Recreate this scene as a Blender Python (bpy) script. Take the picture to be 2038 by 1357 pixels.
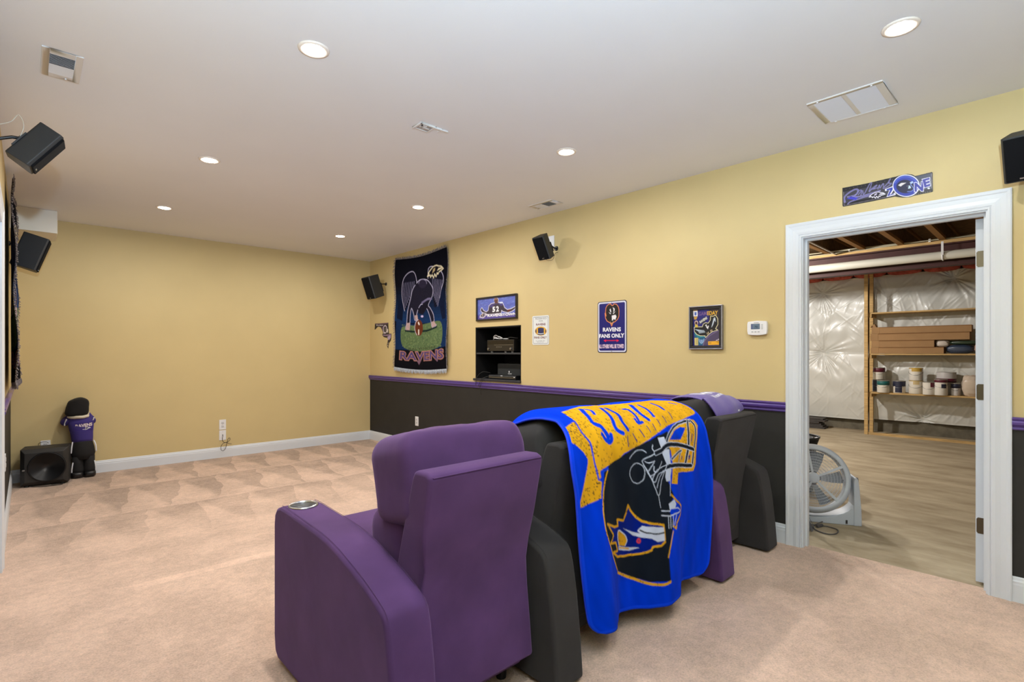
import bpy, bmesh, math, random
import numpy as np
from mathutils import Vector, Matrix, Euler
random.seed(7)
for _o in list(bpy.data.objects): bpy.data.objects.remove(_o)
SC = bpy.context.scene
COL = SC.collection
PI = math.pi
# ------------------------------------------------------------------ room measures (metres)
XL, XR, YF, YB, ZC = -0.12, 3.742, 7.096, -2.6, 2.653       # left / right / far / back walls, ceiling
EYE = 1.29
XU = 10.18                                                   # far wall of the utility room
DY0, DY1, DZ = 0.262, 1.195, 2.066                           # doorway in the right wall
NY0, NY1, NZ0, NZ1 = 3.852, 4.600, 0.985, 1.578              # equipment niche in the right wall
# ------------------------------------------------------------------ camera
cam = bpy.data.cameras.new('camera'); cam.sensor_width = 36.0
cam.lens = 1028.26 * 36.0 / 2038.0; cam.shift_y = 23.23 / 2038.0
cam.clip_start = 0.02; cam.clip_end = 60
camo = bpy.data.objects.new('camera', cam); COL.objects.link(camo)
camo.location = (0, 0, EYE); camo.rotation_euler = (PI / 2, 0, -math.radians(43.1685))
SC.camera = camo
# ------------------------------------------------------------------ world, exposure
wd = bpy.data.worlds.new('world'); SC.world = wd; wd.use_nodes = True
wd.node_tree.nodes['Background'].inputs[0].default_value = (0.9, 0.95, 1.0, 1)
wd.node_tree.nodes['Background'].inputs[1].default_value = 0.05
SC.view_settings.view_transform = 'Standard'; SC.view_settings.look = 'None'
SC.view_settings.gamma = 1.0; SC.view_settings.use_curve_mapping = False
SC.view_settings.exposure = 0.0
LAMP_W, LAMP_C = 19.0, (1.0, 0.965, 0.915)
# photographer's strobe, held just above the camera (it throws the speaker's shadow on the ceiling)
fl = bpy.data.lights.new('camera_strobe', 'SPOT'); fl.energy = 355; fl.color = (0.58, 0.79, 1.0)
fl.shadow_soft_size = 0.03; fl.spot_size = math.radians(172); fl.spot_blend = 0.16
flo = bpy.data.objects.new('camera_strobe', fl); COL.objects.link(flo)
flo.location = (0.03, -0.12, 1.74); flo.rotation_euler = (math.radians(172), 0, -math.radians(15))

# ------------------------------------------------------------------ helpers
def lin(c):
    return tuple((v / 12.92 if v <= .04045 else ((v + .055) / 1.055) ** 2.4) for v in [x / 255.0 for x in c[:3]])
_M = {}
def mat(name, rgb, rough=.6, metal=0., spec=.5, bump=0., bscale=200., var=0., vscale=6., sheen=0., coat=0., emit=0., trans=0., detail=3.):
    """procedural material: flat colour varied by noise, with noise relief"""
    if name in _M: return _M[name]
    m = bpy.data.materials.new(name); m.use_nodes = True; nt = m.node_tree; b = nt.nodes['Principled BSDF']
    L = lin(rgb); b.inputs['Base Color'].default_value = (*L, 1)
    b.inputs['Roughness'].default_value = rough; b.inputs['Metallic'].default_value = metal
    b.inputs['Specular IOR Level'].default_value = spec
    if sheen:
        b.inputs['Sheen Weight'].default_value = sheen; b.inputs['Sheen Roughness'].default_value = .45
        b.inputs['Sheen Tint'].default_value = (*[min(1, v * 2.2 + .12) for v in L], 1)
    if coat: b.inputs['Coat Weight'].default_value = coat; b.inputs['Coat Roughness'].default_value = .15
    if trans: b.inputs['Transmission Weight'].default_value = trans
    if emit:
        b.inputs['Emission Color'].default_value = (*L, 1); b.inputs['Emission Strength'].default_value = emit
    tc = nt.nodes.new('ShaderNodeTexCoord')
    if var:
        n = nt.nodes.new('ShaderNodeTexNoise'); n.inputs['Scale'].default_value = vscale; n.inputs['Detail'].default_value = detail
        nt.links.new(tc.outputs['Object'], n.inputs['Vector'])
        r = nt.nodes.new('ShaderNodeMapRange'); r.inputs[1].default_value = .3; r.inputs[2].default_value = .7
        r.inputs[3].default_value = 1 - var; r.inputs[4].default_value = 1 + var
        nt.links.new(n.outputs['Fac'], r.inputs[0])
        mx = nt.nodes.new('ShaderNodeVectorMath'); mx.operation = 'SCALE'; mx.inputs[0].default_value = L
        nt.links.new(r.outputs[0], mx.inputs['Scale']); nt.links.new(mx.outputs[0], b.inputs['Base Color'])
    if bump:
        n2 = nt.nodes.new('ShaderNodeTexNoise'); n2.inputs['Scale'].default_value = bscale; n2.inputs['Detail'].default_value = 3
        nt.links.new(tc.outputs['Object'], n2.inputs['Vector'])
        bp = nt.nodes.new('ShaderNodeBump'); bp.inputs['Strength'].default_value = bump; bp.inputs['Distance'].default_value = .004
        nt.links.new(n2.outputs['Fac'], bp.inputs['Height']); nt.links.new(bp.outputs[0], b.inputs['Normal'])
    _M[name] = m; return m

def colmat(name, rough=.7, spec=.3, sheen=0., bump=0., bscale=300.):
    """printed / dyed surface: colour comes from the mesh colour attribute"""
    if name in _M: return _M[name]
    m = mat(name, (128, 128, 128), rough=rough, spec=spec, bump=bump, bscale=bscale)
    nt = m.node_tree; a = nt.nodes.new('ShaderNodeVertexColor'); a.layer_name = 'print'
    b = nt.nodes['Principled BSDF']; nt.links.new(a.outputs['Color'], b.inputs['Base Color'])
    if sheen: b.inputs['Sheen Weight'].default_value = sheen
    return m

WORLD = {}
def root_of(o):
    while o.parent is not None: o = o.parent
    return o
def tag(o, label=None, cat=None, group=None, kind=None):
    if label: o['label'] = label
    if cat: o['category'] = cat
    if group: o['group'] = group
    if kind: o['kind'] = kind
    return o
def thing(name, label, cat, loc=(0, 0, 0), rot=(0, 0, 0), group=None, world=True):
    """Empty at the base of a thing; world=True: its parts are given in room coordinates"""
    o = bpy.data.objects.new(name, None); COL.objects.link(o); o.empty_display_size = .05
    o.location = loc; o.rotation_euler = rot; tag(o, label, cat, group)
    WORLD[o.name] = Vector(loc) if world else Vector((0, 0, 0))
    return o
def link(name, me, m, parent=None, smooth=False, bevel=0., bseg=2, kind=None):
    o = bpy.data.objects.new(name, me); COL.objects.link(o)
    if m is not None:
        for k in (m if isinstance(m, (list, tuple)) else [m]): me.materials.append(k)
    if parent is not None:
        o.parent = parent; off = WORLD.get(root_of(parent).name)
        if off is not None and off.length > 0: me.transform(Matrix.Translation(-off))
    if smooth: me.polygons.foreach_set('use_smooth', [True] * len(me.polygons))
    if bevel:
        bv = o.modifiers.new('bevel', 'BEVEL'); bv.width = bevel; bv.segments = bseg; bv.limit_method = 'ANGLE'; bv.angle_limit = math.radians(35)
        me.polygons.foreach_set('use_smooth', [True] * len(me.polygons))
        wn = o.modifiers.new('wn', 'WEIGHTED_NORMAL'); wn.keep_sharp = True
    if kind: o['kind'] = kind
    return o
class MB:
    """collects simple shapes; build() links them as ONE mesh object"""
    def __init__(s): s.v = []; s.f = []; s.mi = []; s.cur = 0
    def add(s, vs, fs, M=None):
        b = len(s.v)
        for p in vs: s.v.append(tuple(M @ Vector(p)) if M is not None else tuple(p))
        for f in fs: s.f.append([b + i for i in f]); s.mi.append(s.cur)
        return s
    def box(s, a, b, M=None):
        x0, y0, z0 = a; x1, y1, z1 = b
        v = [(x0, y0, z0), (x1, y0, z0), (x1, y1, z0), (x0, y1, z0), (x0, y0, z1), (x1, y0, z1), (x1, y1, z1), (x0, y1, z1)]
        return s.add(v, [(0, 3, 2, 1), (4, 5, 6, 7), (0, 1, 5, 4), (1, 2, 6, 5), (2, 3, 7, 6), (3, 0, 4, 7)], M)
    def cbox(s, c, d, M=None):
        return s.box([c[i] - d[i] / 2 for i in range(3)], [c[i] + d[i] / 2 for i in range(3)], M)
    def prism(s, prof, a, b, axis='x', M=None):
        """extrude a closed 2D profile along an axis; profile is (y,z) for x, (x,z) for y, (x,y) for z"""
        def P(p, t): return {'x': (t, p[0], p[1]), 'y': (p[0], t, p[1]), 'z': (p[0], p[1], t)}[axis]
        n = len(prof); v = [P(p, a) for p in prof] + [P(p, b) for p in prof]
        f = [[(i + 1) % n, i, n + i, n + (i + 1) % n] for i in range(n)]
        f.append(list(range(n))); f.append(list(range(2 * n - 1, n - 1, -1)))
        return s.add(v, f, M)
    def cyl(s, p0, p1, r0, r1=None, n=16, caps=True):
        p0 = Vector(p0); p1 = Vector(p1); r1 = r0 if r1 is None else r1
        d = (p1 - p0).normalized(); a = d.orthogonal().normalized(); b = d.cross(a)
        v = []
        for p, r in ((p0, r0), (p1, r1)):
            for i in range(n):
                t = 2 * PI * i / n; v.append(p + a * (r * math.cos(t)) + b * (r * math.sin(t)))
        f = [[i, (i + 1) % n, n + (i + 1) % n, n + i] for i in range(n)]
        if caps: f += [list(range(n - 1, -1, -1)), list(range(n, 2 * n))]
        return s.add(v, f)
    def tube(s, pts, r, n=6, smooth=0, caps=True):
        pts = [Vector(p) for p in pts]
        if smooth: pts = [Vector(q) for q in crom([tuple(p) for p in pts], smooth)]
        rr = r if isinstance(r, (list, tuple)) else None
        v = []; N = len(pts); up = None
        for i, p in enumerate(pts):
            t = (pts[min(i + 1, N - 1)] - pts[max(i - 1, 0)])
            if t.length < 1e-9: t = Vector((0, 0, 1))
            t.normalize()
            if up is None: up = t.orthogonal().normalized()
            a = (up - t * up.dot(t))
            if a.length < 1e-6: a = t.orthogonal()
            a.normalize(); up = a; b = t.cross(a)
            q = r if rr is None else rr[min(len(rr) - 1, int(i * len(rr) / N))]
            for k in range(n):
                w = 2 * PI * k / n; v.append(p + a * (q * math.cos(w)) + b * (q * math.sin(w)))
        f = []
        for i in range(N - 1):
            for k in range(n):
                f.append([i * n + k, i * n + (k + 1) % n, (i + 1) * n + (k + 1) % n, (i + 1) * n + k])
        if caps: f += [list(range(n - 1, -1, -1)), list(range((N - 1) * n, N * n))]
        return s.add(v, f)
    def lathe(s, prof, n=32, M=None, closed=False):
        """(r,z) profile turned about z"""
        v = []; m = len(prof)
        for r, z in prof:
            for k in range(n): w = 2 * PI * k / n; v.append((r * math.cos(w), r * math.sin(w), z))
        f = []
        for i in range(m - 1 + (1 if closed else 0)):
            j = (i + 1) % m
            for k in range(n): f.append([i * n + k, i * n + (k + 1) % n, j * n + (k + 1) % n, j * n + k])
        if not closed:
            if prof[0][0] > 1e-6: f.append(list(range(n - 1, -1, -1)))
            if prof[-1][0] > 1e-6: f.append(list(range((m - 1) * n, m * n)))
        return s.add(v, f, M)
    def sup(s, c, d, e1=.5, e2=.5, nu=28, nv=16, M=None, fn=None):
        """superellipsoid cushion: centre, full size, squareness (z profile, plan)"""
        def sp(v, e): return math.copysign(abs(v) ** e, v)
        v = []; f = []
        for i in range(nv + 1):
            ph = -PI / 2 + PI * i / nv
            for k in range(nu):
                th = 2 * PI * k / nu
                p = [sp(math.cos(ph), e1) * sp(math.cos(th), e2), sp(math.cos(ph), e1) * sp(math.sin(th), e2), sp(math.sin(ph), e1)]
                if fn: p = fn(p)
                v.append((c[0] + p[0] * d[0] / 2, c[1] + p[1] * d[1] / 2, c[2] + p[2] * d[2] / 2))
        for i in range(nv):
            for k in range(nu): f.append([i * nu + k, i * nu + (k + 1) % nu, (i + 1) * nu + (k + 1) % nu, (i + 1) * nu + k])
        return s.add(v, f, M)
    def mesh(s, name):
        me = bpy.data.meshes.new(name); me.from_pydata(s.v, [], s.f); me.update()
        if any(s.mi): me.polygons.foreach_set('material_index', s.mi)
        return me
    def build(s, name, m, parent=None, smooth=False, bevel=0., bseg=2, kind=None, fix=True):
        me = s.mesh(name)
        if fix:
            bm = bmesh.new(); bm.from_mesh(me); bmesh.ops.remove_doubles(bm, verts=bm.verts, dist=1e-6)
            bmesh.ops.recalc_face_normals(bm, faces=bm.faces); bm.to_mesh(me); bm.free()
        return link(name, me, m, parent, smooth, bevel, bseg, kind)
def crom(P, k=6, closed=False):
    """Catmull-Rom through points"""
    n = len(P); out = []
    for i in range(n if closed else n - 1):
        g = lambda j: np.array(P[j % n] if closed else P[min(max(j, 0), n - 1)], float)
        p0, p1, p2, p3 = g(i - 1), g(i), g(i + 1), g(i + 2)
        for j in range(k):
            t = j / k
            out.append(tuple(.5 * ((2 * p1) + (-p0 + p2) * t + (2 * p0 - 5 * p1 + 4 * p2 - p3) * t * t + (-p0 + 3 * p1 - 3 * p2 + p3) * t ** 3)))
    if not closed: out.append(tuple(map(float, P[-1])))
    return out
def struct(name, mb, m, label=None, **k):
    o = mb.build(name, m, **k); o['kind'] = 'structure'
    if label: o['label'] = label
    return o
def dup(o, parent=None, loc=None, label=None, group=None):
    c = o.copy(); COL.objects.link(c); c.parent = parent
    if loc is not None: c.location = loc
    if label: c['label'] = label
    if group: c['group'] = group
    for ch in [q for q in bpy.data.objects if q.parent == o]: dup(ch, c)
    return c
# =================================================================== materials of the shell
def carpet_material():
    m = mat('carpet', (206, 176, 157), rough=.95, spec=.1, sheen=.25); nt = m.node_tree; N = nt.nodes; Lk = nt.links
    b = N['Principled BSDF']; tc = N.new('ShaderNodeTexCoord')
    sep = N.new('ShaderNodeSeparateXYZ')
    # wobble the coordinates so vacuum tracks are not ruler-straight
    wn = N.new('ShaderNodeTexNoise'); wn.inputs['Scale'].default_value = 1.7; wn.inputs['Detail'].default_value = 2
    Lk.new(tc.outputs['Object'], wn.inputs['Vector'])
    ws = N.new('ShaderNodeVectorMath'); ws.operation = 'SUBTRACT'; ws.inputs[1].default_value = (.5, .5, .5); Lk.new(wn.outputs['Color'], ws.inputs[0])
    wk = N.new('ShaderNodeVectorMath'); wk.operation = 'SCALE'; wk.inputs['Scale'].default_value = .26; Lk.new(ws.outputs[0], wk.inputs[0])
    wa = N.new('ShaderNodeVectorMath'); wa.operation = 'ADD'; Lk.new(tc.outputs['Object'], wa.inputs[0]); Lk.new(wk.outputs[0], wa.inputs[1])
    Lk.new(wa.outputs[0], sep.inputs[0])
    def M(op, a, b_=None, c=None):
        n = N.new('ShaderNodeMath'); n.operation = op
        for i, q in enumerate((a, b_, c)):
            if q is None: continue
            if isinstance(q, (int, float)): n.inputs[i].default_value = q
            else: Lk.new(q, n.inputs[i])
        return n.outputs[0]
    def MR(v, a, b_, c, d):
        n = N.new('ShaderNodeMapRange'); n.interpolation_type = 'SMOOTHSTEP'; Lk.new(v, n.inputs[0])
        for i, q in enumerate((a, b_, c, d)): n.inputs[i + 1].default_value = q
        return n.outputs[0]
    X, Y = sep.outputs[0], sep.outputs[1]
    # rows of wedge-shaped vacuum strokes, pointing away from the far wall, each row 0.95 m deep
    row = M('FRACT', M('DIVIDE', M('SUBTRACT', 7.1, Y), 0.98))
    sl = M('ADD', M('DIVIDE', X, 0.37), M('MULTIPLY', row, 0.55))
    u = M('FRACT', sl)
    wedge = MR(M('SUBTRACT', u, row), -.10, .12, 0., 1.)
    fade = MR(Y, 3.6, 5.6, 0., 1.)
    wedge = M('MULTIPLY', wedge, fade)
    # blotchy pile direction everywhere
    n1 = N.new('ShaderNodeTexNoise'); n1.inputs['Scale'].default_value = 2.6; n1.inputs['Detail'].default_value = 5; n1.inputs['Roughness'].default_value = .6
    Lk.new(tc.outputs['Object'], n1.inputs['Vector'])
    blot = MR(n1.outputs['Fac'], .36, .64, -1., 1.)
    n2 = N.new('ShaderNodeTexNoise'); n2.inputs['Scale'].default_value = 110.; n2.inputs['Detail'].default_value = 4; n2.inputs['Roughness'].default_value = .7
    Lk.new(tc.outputs['Object'], n2.inputs['Vector'])
    grain = MR(n2.outputs['Fac'], .30, .70, -1., 1.)
    n3 = N.new('ShaderNodeTexNoise'); n3.inputs['Scale'].default_value = 26.; n3.inputs['Detail'].default_value = 4
    Lk.new(tc.outputs['Object'], n3.inputs['Vector'])
    mid = MR(n3.outputs['Fac'], .32, .68, -1., 1.)
    # pale strip across the carpet
    sp2 = N.new('ShaderNodeSeparateXYZ'); Lk.new(tc.outputs['Object'], sp2.inputs[0])
    st = M('MULTIPLY', MR(M('ABSOLUTE', M('SUBTRACT', sp2.outputs[1], 3.49)), .03, .05, 1., 0.), MR(M('ABSOLUTE', M('SUBTRACT', sp2.outputs[0], .85)), .3, .5, 1., 0.))
    v = M('ADD', 1.0, M('MULTIPLY', wedge, -.25))
    v = M('ADD', v, M('MULTIPLY', blot, .10)); v = M('ADD', v, M('MULTIPLY', grain, .15)); v = M('ADD', v, M('MULTIPLY', mid, .07)); v = M('ADD', v, M('MULTIPLY', st, .17))
    # dark flecks between tufts, and a tone growing slightly darker toward the far wall
    n4 = N.new('ShaderNodeTexNoise'); n4.inputs['Scale'].default_value = 48.; n4.inputs['Detail'].default_value = 2; n4.inputs['Roughness'].default_value = .8
    mp4 = N.new('ShaderNodeMapping'); mp4.inputs['Scale'].default_value = (1., 2.6, 1.); mp4.inputs['Rotation'].default_value = (0, 0, .7)
    Lk.new(tc.outputs['Object'], mp4.inputs[0]); Lk.new(mp4.outputs[0], n4.inputs['Vector'])
    v = M('SUBTRACT', v, M('MULTIPLY', MR(n4.outputs['Fac'], .58, .72, 0., 1.), .22))
    v = M('SUBTRACT', v, MR(sp2.outputs[1], 4.6, 6.8, 0., .07))
    sc = N.new('ShaderNodeVectorMath'); sc.operation = 'SCALE'; sc.inputs[0].default_value = lin((206, 176, 157)); Lk.new(v, sc.inputs['Scale'])
    Lk.new(sc.outputs[0], b.inputs['Base Color'])
    bp = N.new('ShaderNodeBump'); bp.inputs['Strength'].default_value = .7; bp.inputs['Distance'].default_value = .006
    Lk.new(M('ADD', n2.outputs['Fac'], M('MULTIPLY', n3.outputs['Fac'], .8)), bp.inputs['Height']); Lk.new(bp.outputs[0], b.inputs['Normal'])
    return m
def concrete_material():
    m = mat('concrete_floor', (172, 156, 128), rough=.7, spec=.3); nt = m.node_tree; N = nt.nodes; Lk = nt.links; b = N['Principled BSDF']
    tc = N.new('ShaderNodeTexCoord'); mp = N.new('ShaderNodeMapping'); mp.inputs['Scale'].default_value = (1.5, .5, 1); mp.inputs['Rotation'].default_value = (0, 0, .25)
    Lk.new(tc.outputs['Object'], mp.inputs[0])
    n = N.new('ShaderNodeTexNoise'); n.inputs['Scale'].default_value = 3.; n.inputs['Detail'].default_value = 8; n.inputs['Roughness'].default_value = .65; Lk.new(mp.outputs[0], n.inputs['Vector'])
    cr = N.new('ShaderNodeValToRGB'); e = cr.color_ramp.elements
    e[0].position = .28; e[0].color = (*lin((140, 124, 98)), 1); e[1].position = .62; e[1].color = (*lin((184, 170, 144)), 1)
    Lk.new(n.outputs['Fac'], cr.inputs[0]); Lk.new(cr.outputs[0], b.inputs['Base Color'])
    bp = N.new('ShaderNodeBump'); bp.inputs['Strength'].default_value = .15; Lk.new(n.outputs['Fac'], bp.inputs['Height']); Lk.new(bp.outputs[0], b.inputs['Normal'])
    return m
M_CARPET = carpet_material()
M_CONC = concrete_material()
M_YEL = mat('paint_yellow', (204, 184, 134), rough=.62, spec=.35, bump=.10, bscale=260, var=.02, vscale=3)
M_BLK = mat('paint_black', (43, 42, 41), rough=.62, spec=.3, bump=.12, bscale=260, var=.08, vscale=5)
M_CEIL = mat('paint_ceiling', (230, 231, 233), rough=.85, spec=.2, bump=.10, bscale=240, var=.012, vscale=2)
M_WHITE = mat('paint_white_trim', (214, 219, 225), rough=.38, spec=.5)
M_PURP = mat('paint_purple_gloss', (84, 62, 138), rough=.22, spec=.6, bump=.04, bscale=60)
M_PLAST = mat('white_plastic', (228, 229, 232), rough=.4, spec=.5)
M_PLASTD = mat('dark_slot', (40, 40, 42), rough=.6)
M_BLACKP = mat('black_plastic', (26, 27, 30), rough=.42, spec=.5, bump=.05, bscale=500)
M_CABLE = mat('black_cable', (24, 23, 22), rough=.5)

def wall_grid(name, axis, p0, p1, cuts_a, cuts_z, hole, mfun, mats):
    """wall slab between p0 and p1 (room-side face p0) with rectangular openings"""
    mb = MB()
    for i in range(len(cuts_a) - 1):
        for j in range(len(cuts_z) - 1):
            a0, a1, z0, z1 = cuts_a[i], cuts_a[i + 1], cuts_z[j], cuts_z[j + 1]
            if hole((a0 + a1) / 2, (z0 + z1) / 2): continue
            mb.cur = mfun((a0 + a1) / 2, (z0 + z1) / 2)
            lo, hi = min(p0, p1), max(p0, p1)
            if axis == 'x': mb.box((lo, a0, z0), (hi, a1, z1))
            else: mb.box((a0, lo, z0), (a1, hi, z1))
    return struct(name, mb, mats, fix=False)
RZ = .92                                                     # paint changes colour behind the chair rail
wm = lambda a, z: 1 if z < RZ else 0
wall_grid('wall_right', 'x', XR, XR + .12, [YB - .12, DY0, DY1, NY0, NY1, YF + .12], [0, RZ, NZ0, NZ1, DZ, ZC + .01],
          lambda a, z: (DY0 < a < DY1 and z < DZ) or (NY0 < a < NY1 and NZ0 < z < NZ1), wm, [M_YEL, M_BLK])['label'] = 'yellow wall over black lower wall, with doorway and niche'
LD0, LD1 = 3.40, 4.26                                        # doorway in the left wall (only its far casing shows)
wall_grid('wall_left', 'x', XL, XL - .12, [YB - .12, LD0, LD1, YF + .12], [0, RZ, DZ, ZC + .01],
          lambda a, z: LD0 < a < LD1 and z < DZ, wm, [M_YEL, M_BLK])['label'] = 'yellow left wall over black lower wall'
wall_grid('wall_far', 'y', YF, YF + .12, [XL, XR], [0, RZ, ZC + .01], lambda a, z: False, lambda a, z: 0, [M_YEL])['label'] = 'plain yellow far wall'
wall_grid('wall_back', 'y', YB, YB - .12, [XL, XR], [0, RZ, ZC + .01], lambda a, z: False, wm, [M_YEL, M_BLK])['label'] = 'yellow back wall over black lower wall'
struct('floor', MB().box((XL - .12, YB - .12, -.03), (XR + .085, YF + .12, 0)), M_CARPET, 'pink-beige carpet with vacuum tracks')
struct('ceiling', MB().box((XL - .12, YB - .12, ZC), (XR + .12, YF + .12, ZC + .06)), M_CEIL, 'white painted ceiling')
struct('trim_soffit', MB().box((XL, 6.63, 2.437), (.212, YF, ZC)), mat('soffit_white', (232, 228, 216), rough=.6), 'white boxed soffit in the far left ceiling corner', bevel=.004)

# baseboards and chair rails: moulded profiles
def base_prof(s): return [(0, 0), (s * .014, 0), (s * .014, .088), (s * .012, .096), (s * .012, .106), (s * .008, .113), (s * .006, .124), (s * .003, .129), (0, .129)]
def rail_prof(s): return [(0, .890), (s * .010, .890), (s * .013, .897), (s * .010, .903), (s * .014, .908), (s * .024, .918), (s * .026, .930), (s * .020, .938), (s * .024, .943), (s * .026, .950), (s * .012, .956), (0, .956)]
def prof_x(name, prof, X, y0, y1, m, lab):                    # runs along y
    struct(name, MB().prism([(X + a, z) for a, z in prof], y0, y1, 'y'), m, lab)
def prof_y(name, prof, Y, x0, x1, m, lab):                    # runs along x
    struct(name, MB().prism([(Y + a, z) for a, z in prof], x0, x1, 'x'), m, lab)
CW = .094                                                    # casing width
CY0, CY1 = DY0 + .012, DY1 - .012
prof_y('baseboard_far', base_prof(-1), YF, XL, XR, M_WHITE, 'white moulded baseboard of the far wall')
prof_x('baseboard_right', base_prof(-1), XR, CY1 + CW, YF, M_WHITE, 'white baseboard beyond the doorway')
prof_x('baseboard_right.001', base_prof(-1), XR, YB, CY0 - CW, M_WHITE, 'white baseboard on the near side of the doorway')
prof_x('baseboard_left', base_prof(1), XL, LD1 + CW, YF, M_WHITE, 'white baseboard of the left wall')
prof_x('baseboard_left.001', base_prof(1), XL, YB, LD0 - CW, M_WHITE, 'white baseboard of the left wall, near end')
prof_y('baseboard_back', base_prof(1), YB, XL, XR, M_WHITE, 'white baseboard of the back wall')
prof_x('trim_1', rail_prof(-1), XR, CY1 + CW, YF, M_PURP, 'glossy purple chair rail beyond the doorway')
prof_x('trim_2', rail_prof(-1), XR, YB, CY0 - CW, M_PURP, 'glossy purple chair rail right of the doorway')
prof_x('trim_3', rail_prof(1), XL, LD1 + CW, YF, M_PURP, 'glossy purple chair rail of the left wall')

# door casing: mitred moulded frame round the opening, plus jamb and stop
def casing(name, X, s, y0, y1, zt, lab):
    pr = [(0, 0), (.012, 0), (.013, .008), (.009, .012), (.013, .017), (.015, .030), (.013, .050), (.016, .072), (.019, .078), (.021, .088), (.019, .094), (0, .094)]
    mb = MB(); n = len(pr); v = []
    for (py, pz, oy, oz) in ((y1, 0, 1, 0), (y1, zt, 1, 1), (y0, zt, -1, 1), (y0, 0, -1, 0)):
        for d, w in pr: v.append((X + s * d, py + oy * w, pz + oz * w))
    f = []
    for k in range(3):
        for i in range(n): f.append([k * n + i, k * n + (i + 1) % n, (k + 1) * n + (i + 1) % n, (k + 1) * n + i])
    f += [list(range(n)), list(range(3 * n, 4 * n))]
    mb.add(v, f); return struct(name, mb, M_WHITE, lab)
casing('trim_4', XR, -1, CY0, CY1, DZ - .012, 'white moulded door casing around the utility doorway')
casing('trim_5', XL, 1, LD0 + .012, LD1 - .012, DZ - .012, 'white moulded door casing on the left wall')
jb = MB(); T = .02
for (a, b_) in (((XR, DY0, 0), (XR + .12, DY0 + T, DZ - T)), ((XR, DY1 - T, 0), (XR + .12, DY1, DZ - T)), ((XR, DY0, DZ - T), (XR + .12, DY1, DZ))): jb.box(a, b_)
S0, S1 = XR + .045, XR + .080
for (a, b_) in (((S0, DY0 + T, 0), (S1, DY0 + T + .012, DZ - T - .012)), ((S0, DY1 - T - .012, 0), (S1, DY1 - T, DZ - T - .012)), ((S0, DY0 + T, DZ - T - .012), (S1, DY1 - T, DZ - T))): jb.box(a, b_)
struct('trim_6', jb, M_WHITE, 'white door jamb with stop', fix=False)
# the opened utility door: leaf seen edge-on, three hinges
d1 = MB().box((XR + .128, .290, .012), (XR + .128 + .89, .334, 2.036)).build('door_1', mat('door_paint', (200, 208, 218), rough=.4), bevel=.002)
tag(d1, 'white utility room door standing open, seen edge-on at its hinges', kind='structure')
M_BRONZE = mat('hinge_bronze', (92, 84, 70), rough=.35, metal=.8)
for k, hz in enumerate((1.812, 1.071, .327)):
    h = MB(); x = XR + .128
    pr = [(.296, hz - .044), (.324, hz - .044), (.330, hz - .036), (.330, hz + .036), (.324, hz + .044), (.296, hz + .044)]
    h.prism(pr, x - .0025, x + .001, 'x'); h.cyl((x - .004, .287, hz - .047), (x - .004, .287, hz + .047), .006, n=10)
    for (yy, zz) in ((.304, -.03), (.318, 0), (.304, .03)): h.cyl((x - .0035, yy, hz + zz), (x - .001, yy, hz + zz), .0035, n=8)
    h.build('hinge', M_BRONZE, d1)
# closed white door filling the left doorway
d2 = MB().box((XL - .07, LD0 + T, .012), (XL - .03, LD1 - T, DZ - T)).build('door_2', M_WHITE, bevel=.002)
tag(d2, 'closed white door in the left wall', kind='structure')
jb = MB()
for (a, b_) in (((XL - .12, LD0, 0), (XL, LD0 + T, DZ)), ((XL - .12, LD1 - T, 0), (XL, LD1, DZ)), ((XL - .12, LD0, DZ - T), (XL, LD1, DZ))): jb.box(a, b_)
struct('trim_7', jb, M_WHITE, 'white jamb of the left doorway', fix=False)

# =================================================================== recessed ceiling lights
M_LENS = mat('lamp_lens', (255, 247, 232), rough=.5, emit=45.)
M_TRIM = mat('lamp_trim', (236, 226, 214), rough=.45)
def recessed(x, y, label, first=None, power=1.):
    if first is None:
        t = thing('recessed_light', label, 'ceiling light', (x, y, ZC), group='recessed ceiling lights', world=False)
        MB().lathe([(.046, -.001), (.050, -.006), (.058, -.007), (.066, -.004), (.068, 0), (.046, 0)], 40, closed=True).build('trim_ring', M_TRIM, t, smooth=True)
        MB().lathe([(0, -.0125), (.02, -.0115), (.036, -.008), (.047, -.001), (.047, 0), (0, 0)], 40).build('lens', M_LENS, t, smooth=True)
    else: t = dup(first, None, (x, y, ZC), label)
    l = bpy.data.lights.new('lamp', 'AREA'); l.shape = 'DISK'; l.size = .085; l.energy = LAMP_W * power; l.color = LAMP_C; l.spread = math.radians(178)
    lo = bpy.data.objects.new('lamp_glow', l); COL.objects.link(lo); lo.location = (x, y, ZC - .016)
    return t
LXs, LYs = (.9386, 2.6654), (.4644, 2.3026, 4.1257, 5.775)
first = None
for j, y in enumerate(LYs):
    for i, x in enumerate(LXs):
        side = ('left', 'right')[i]
        lab = ['round recessed ceiling light in the %s row, nearest the doorway' % side if i else 'round recessed ceiling light above the camera, left row',
               'round recessed ceiling light in the %s row, %s' % (side, 'first beyond the return grille' if i else 'largest and brightest glow'),
               'round recessed ceiling light in the %s row, second from the far wall' % side, 'round recessed ceiling light in the %s row, nearest the far wall' % side][j]
        t = recessed(x, y, lab, first, (.62 if j == 0 else .82 if (i, j) == (1, 1) else 1.)); first = first or t

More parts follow.
